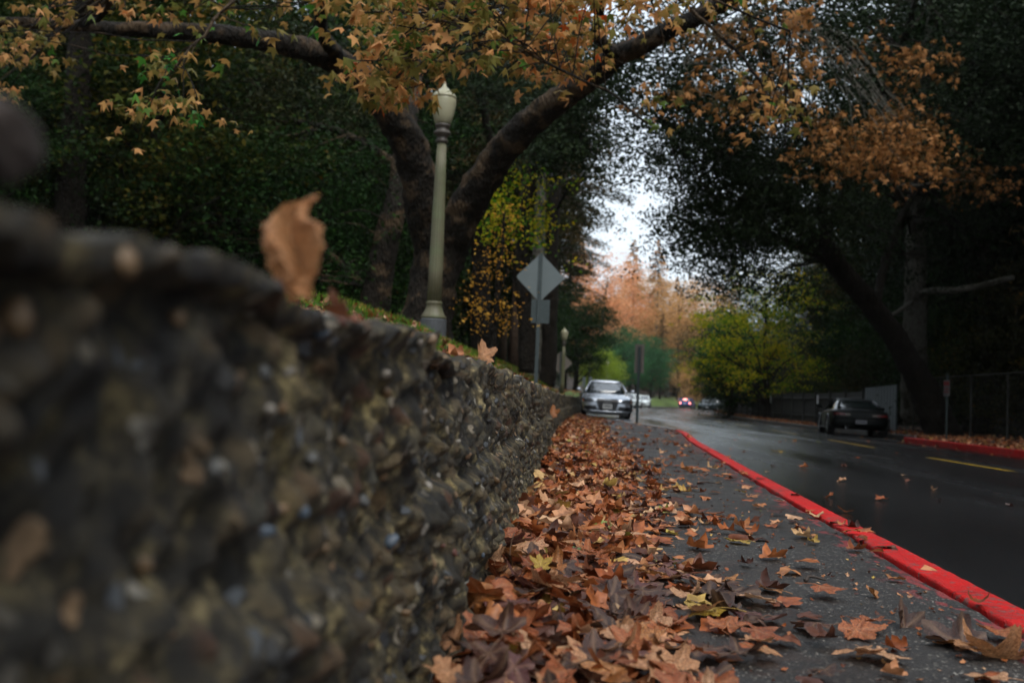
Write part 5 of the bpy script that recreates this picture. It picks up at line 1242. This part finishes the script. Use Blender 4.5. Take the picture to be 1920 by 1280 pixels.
# ------------------------------------------------------------------ person in blue at the far kerb
def skin_part(name, pts, edges, mat, parent=None, lv=1):
    me = bpy.data.meshes.new(name); me.from_pydata([p[:3] for p in pts], edges, []); o = bpy.data.objects.new(name, me); COL.objects.link(o); o.parent = parent; me.materials.append(mat)
    sk = o.modifiers.new('sk', 'SKIN'); me.skin_vertices[0].data[0].use_root = True
    for k, p in enumerate(pts): me.skin_vertices[0].data[k].radius = (p[3], p[3] * (p[4] if len(p) > 4 else 1))
    s = o.modifiers.new('s', 'SUBSURF'); s.levels = lv; s.render_levels = lv; return o
skin = simple('skin', (.42, .24, .16), .6); M['trouser'] = simple('dark_trousers', (.02, .02, .03), .8); M['shirt'] = simple('blue_shirt', (.06, .12, .50), .8); M['shoe'] = simple('white_shoe', (.7, .7, .7), .6); M['hair'] = simple('dark_hair', (.02, .013, .01), .8)
q = D(1273, 763, 158); ps = empty('person', (q[0], q[1], float(max(ROADZ, q[2] - .02))), .2); tag(ps, 'small figure of a person in a blue top and dark trousers at the lawn edge', 'person')
body = skin_part('body', [(0, 0, .95, .13, .8), (0, 0, 1.18, .13, .75), (0, 0, 1.38, .15, .6), (0, 0, 1.50, .06), (0, .01, 1.58, .085), (0, .015, 1.66, .095), (0, .01, 1.73, .07),
    (.19, 0, 1.42, .055), (.25, -.03, 1.17, .045), (.24, .10, .95, .035), (.24, .14, .87, .038), (-.19, 0, 1.42, .055), (-.25, -.05, 1.17, .045), (-.25, -.02, .93, .035), (-.25, 0, .85, .038),
    (.09, 0, .88, .10), (.10, .10, .50, .07), (.10, .04, .10, .045), (.10, .14, .04, .04), (-.09, 0, .88, .10), (-.10, -.02, .50, .07), (-.10, -.22, .14, .045), (-.10, -.16, .04, .04)],
    [(0, 1), (1, 2), (2, 3), (3, 4), (4, 5), (5, 6), (2, 7), (7, 8), (8, 9), (9, 10), (2, 11), (11, 12), (12, 13), (13, 14), (0, 15), (15, 16), (16, 17), (17, 18), (0, 19), (19, 20), (20, 21), (21, 22)], skin, ps)
skin_part('shirt', [(0, 0, .98, .15, .85), (0, 0, 1.18, .155, .8), (0, 0, 1.40, .17, .65), (.20, 0, 1.42, .075), (.25, -.02, 1.25, .065), (-.20, 0, 1.42, .075), (-.25, -.03, 1.25, .065)], [(0, 1), (1, 2), (2, 3), (3, 4), (2, 5), (5, 6)], M['shirt'], ps)
skin_part('trousers', [(0, 0, .95, .145, .85), (.09, 0, .86, .115), (.10, .10, .50, .085), (.10, .05, .14, .065), (-.09, 0, .86, .115), (-.10, -.02, .50, .085), (-.10, -.20, .17, .065)], [(0, 1), (1, 2), (2, 3), (0, 4), (4, 5), (5, 6)], M['trouser'], ps)
for s, y in ((1, .10), (-1, -.18)): skin_part('shoe', [(.10 * s, y - .07, .06, .055), (.10 * s, y + .12, .045, .045)], [(0, 1)], M['shoe'], ps)
skin_part('hair', [(0, -.02, 1.68, .10), (0, 0, 1.75, .085)], [(0, 1)], M['hair'], ps)

# ------------------------------------------------------------------ light: heavy overcast
SUN_AZ, SUN_EL = 152, 58
w = bpy.data.worlds.new('World'); scn.world = w; w.use_nodes = True; nt = w.node_tree; nt.nodes.clear()
sky = nt.nodes.new('ShaderNodeTexSky'); sky.sky_type = 'NISHITA'; sky.sun_disc = False; sky.sun_elevation = R(SUN_EL); sky.sun_rotation = R(SUN_AZ); sky.air_density = 1.2; sky.dust_density = 4.0; sky.ozone_density = 1.5
hs = nt.nodes.new('ShaderNodeMix'); hs.data_type = 'RGBA'; hs.inputs[0].default_value = .72; hs.inputs[7].default_value = (9.2, 10.2, 11.2, 1)
bg = nt.nodes.new('ShaderNodeBackground'); bg.inputs[1].default_value = .10; wo = nt.nodes.new('ShaderNodeOutputWorld')
nt.links.new(sky.outputs[0], hs.inputs[6]); nt.links.new(hs.outputs[2], bg.inputs[0]); nt.links.new(bg.outputs[0], wo.inputs[0])
sun = bpy.data.lights.new('sun', 'SUN'); sun.energy = 1.5; sun.angle = R(25); sun.color = (1, .97, .92)
so = bpy.data.objects.new('sun', sun); COL.objects.link(so); so.rotation_euler = (R(30), R(-14), R(0))
so.rotation_euler = Vector((0, 0, 1)).rotation_difference(Vector((math.sin(R(SUN_AZ)) * math.cos(R(SUN_EL)), math.cos(R(SUN_AZ)) * math.cos(R(SUN_EL)), math.sin(R(SUN_EL))))).to_euler()

# ------------------------------------------------------------------ thin autumn mist
m = MB(); m.box((20, 178, 29.4), (640, 484, 62)); n = N('haze')
vol = n.t.nodes.new('ShaderNodeVolumePrincipled'); vol.inputs['Density'].default_value = .00013; vol.inputs['Color'].default_value = (.97, .97, .96, 1)
n.t.links.new(vol.outputs[0], n.out.inputs[1]); hz = m.build('haze', n.m); tag(hz, kind='stuff')
# ------------------------------------------------------------------ camera
cam = bpy.data.cameras.new('camera'); co = bpy.data.objects.new('camera', cam); COL.objects.link(co); scn.camera = co
Mx = Matrix(((RV[0], UV_[0], -fw[0], CP[0]), (RV[1], UV_[1], -fw[1], CP[1]), (RV[2], UV_[2], -fw[2], CP[2]), (0, 0, 0, 1))); co.matrix_world = Mx
cam.sensor_width = 36; cam.lens = F / 1920 * 36; cam.clip_start = .03; cam.clip_end = 2000
cam.dof.use_dof = True; cam.dof.focus_distance = 3.3; cam.dof.aperture_fstop = 4.0
scn.view_settings.view_transform = 'Standard'; scn.view_settings.look = 'None'; scn.view_settings.exposure = .48; scn.view_settings.gamma = 1
scn.cycles.use_denoising = True; scn.cycles.max_bounces = 5; scn.cycles.diffuse_bounces = 3; scn.cycles.glossy_bounces = 3; scn.cycles.transmission_bounces = 3; scn.cycles.transparent_max_bounces = 4
scn.cycles.use_adaptive_sampling = True; scn.cycles.adaptive_threshold = .02
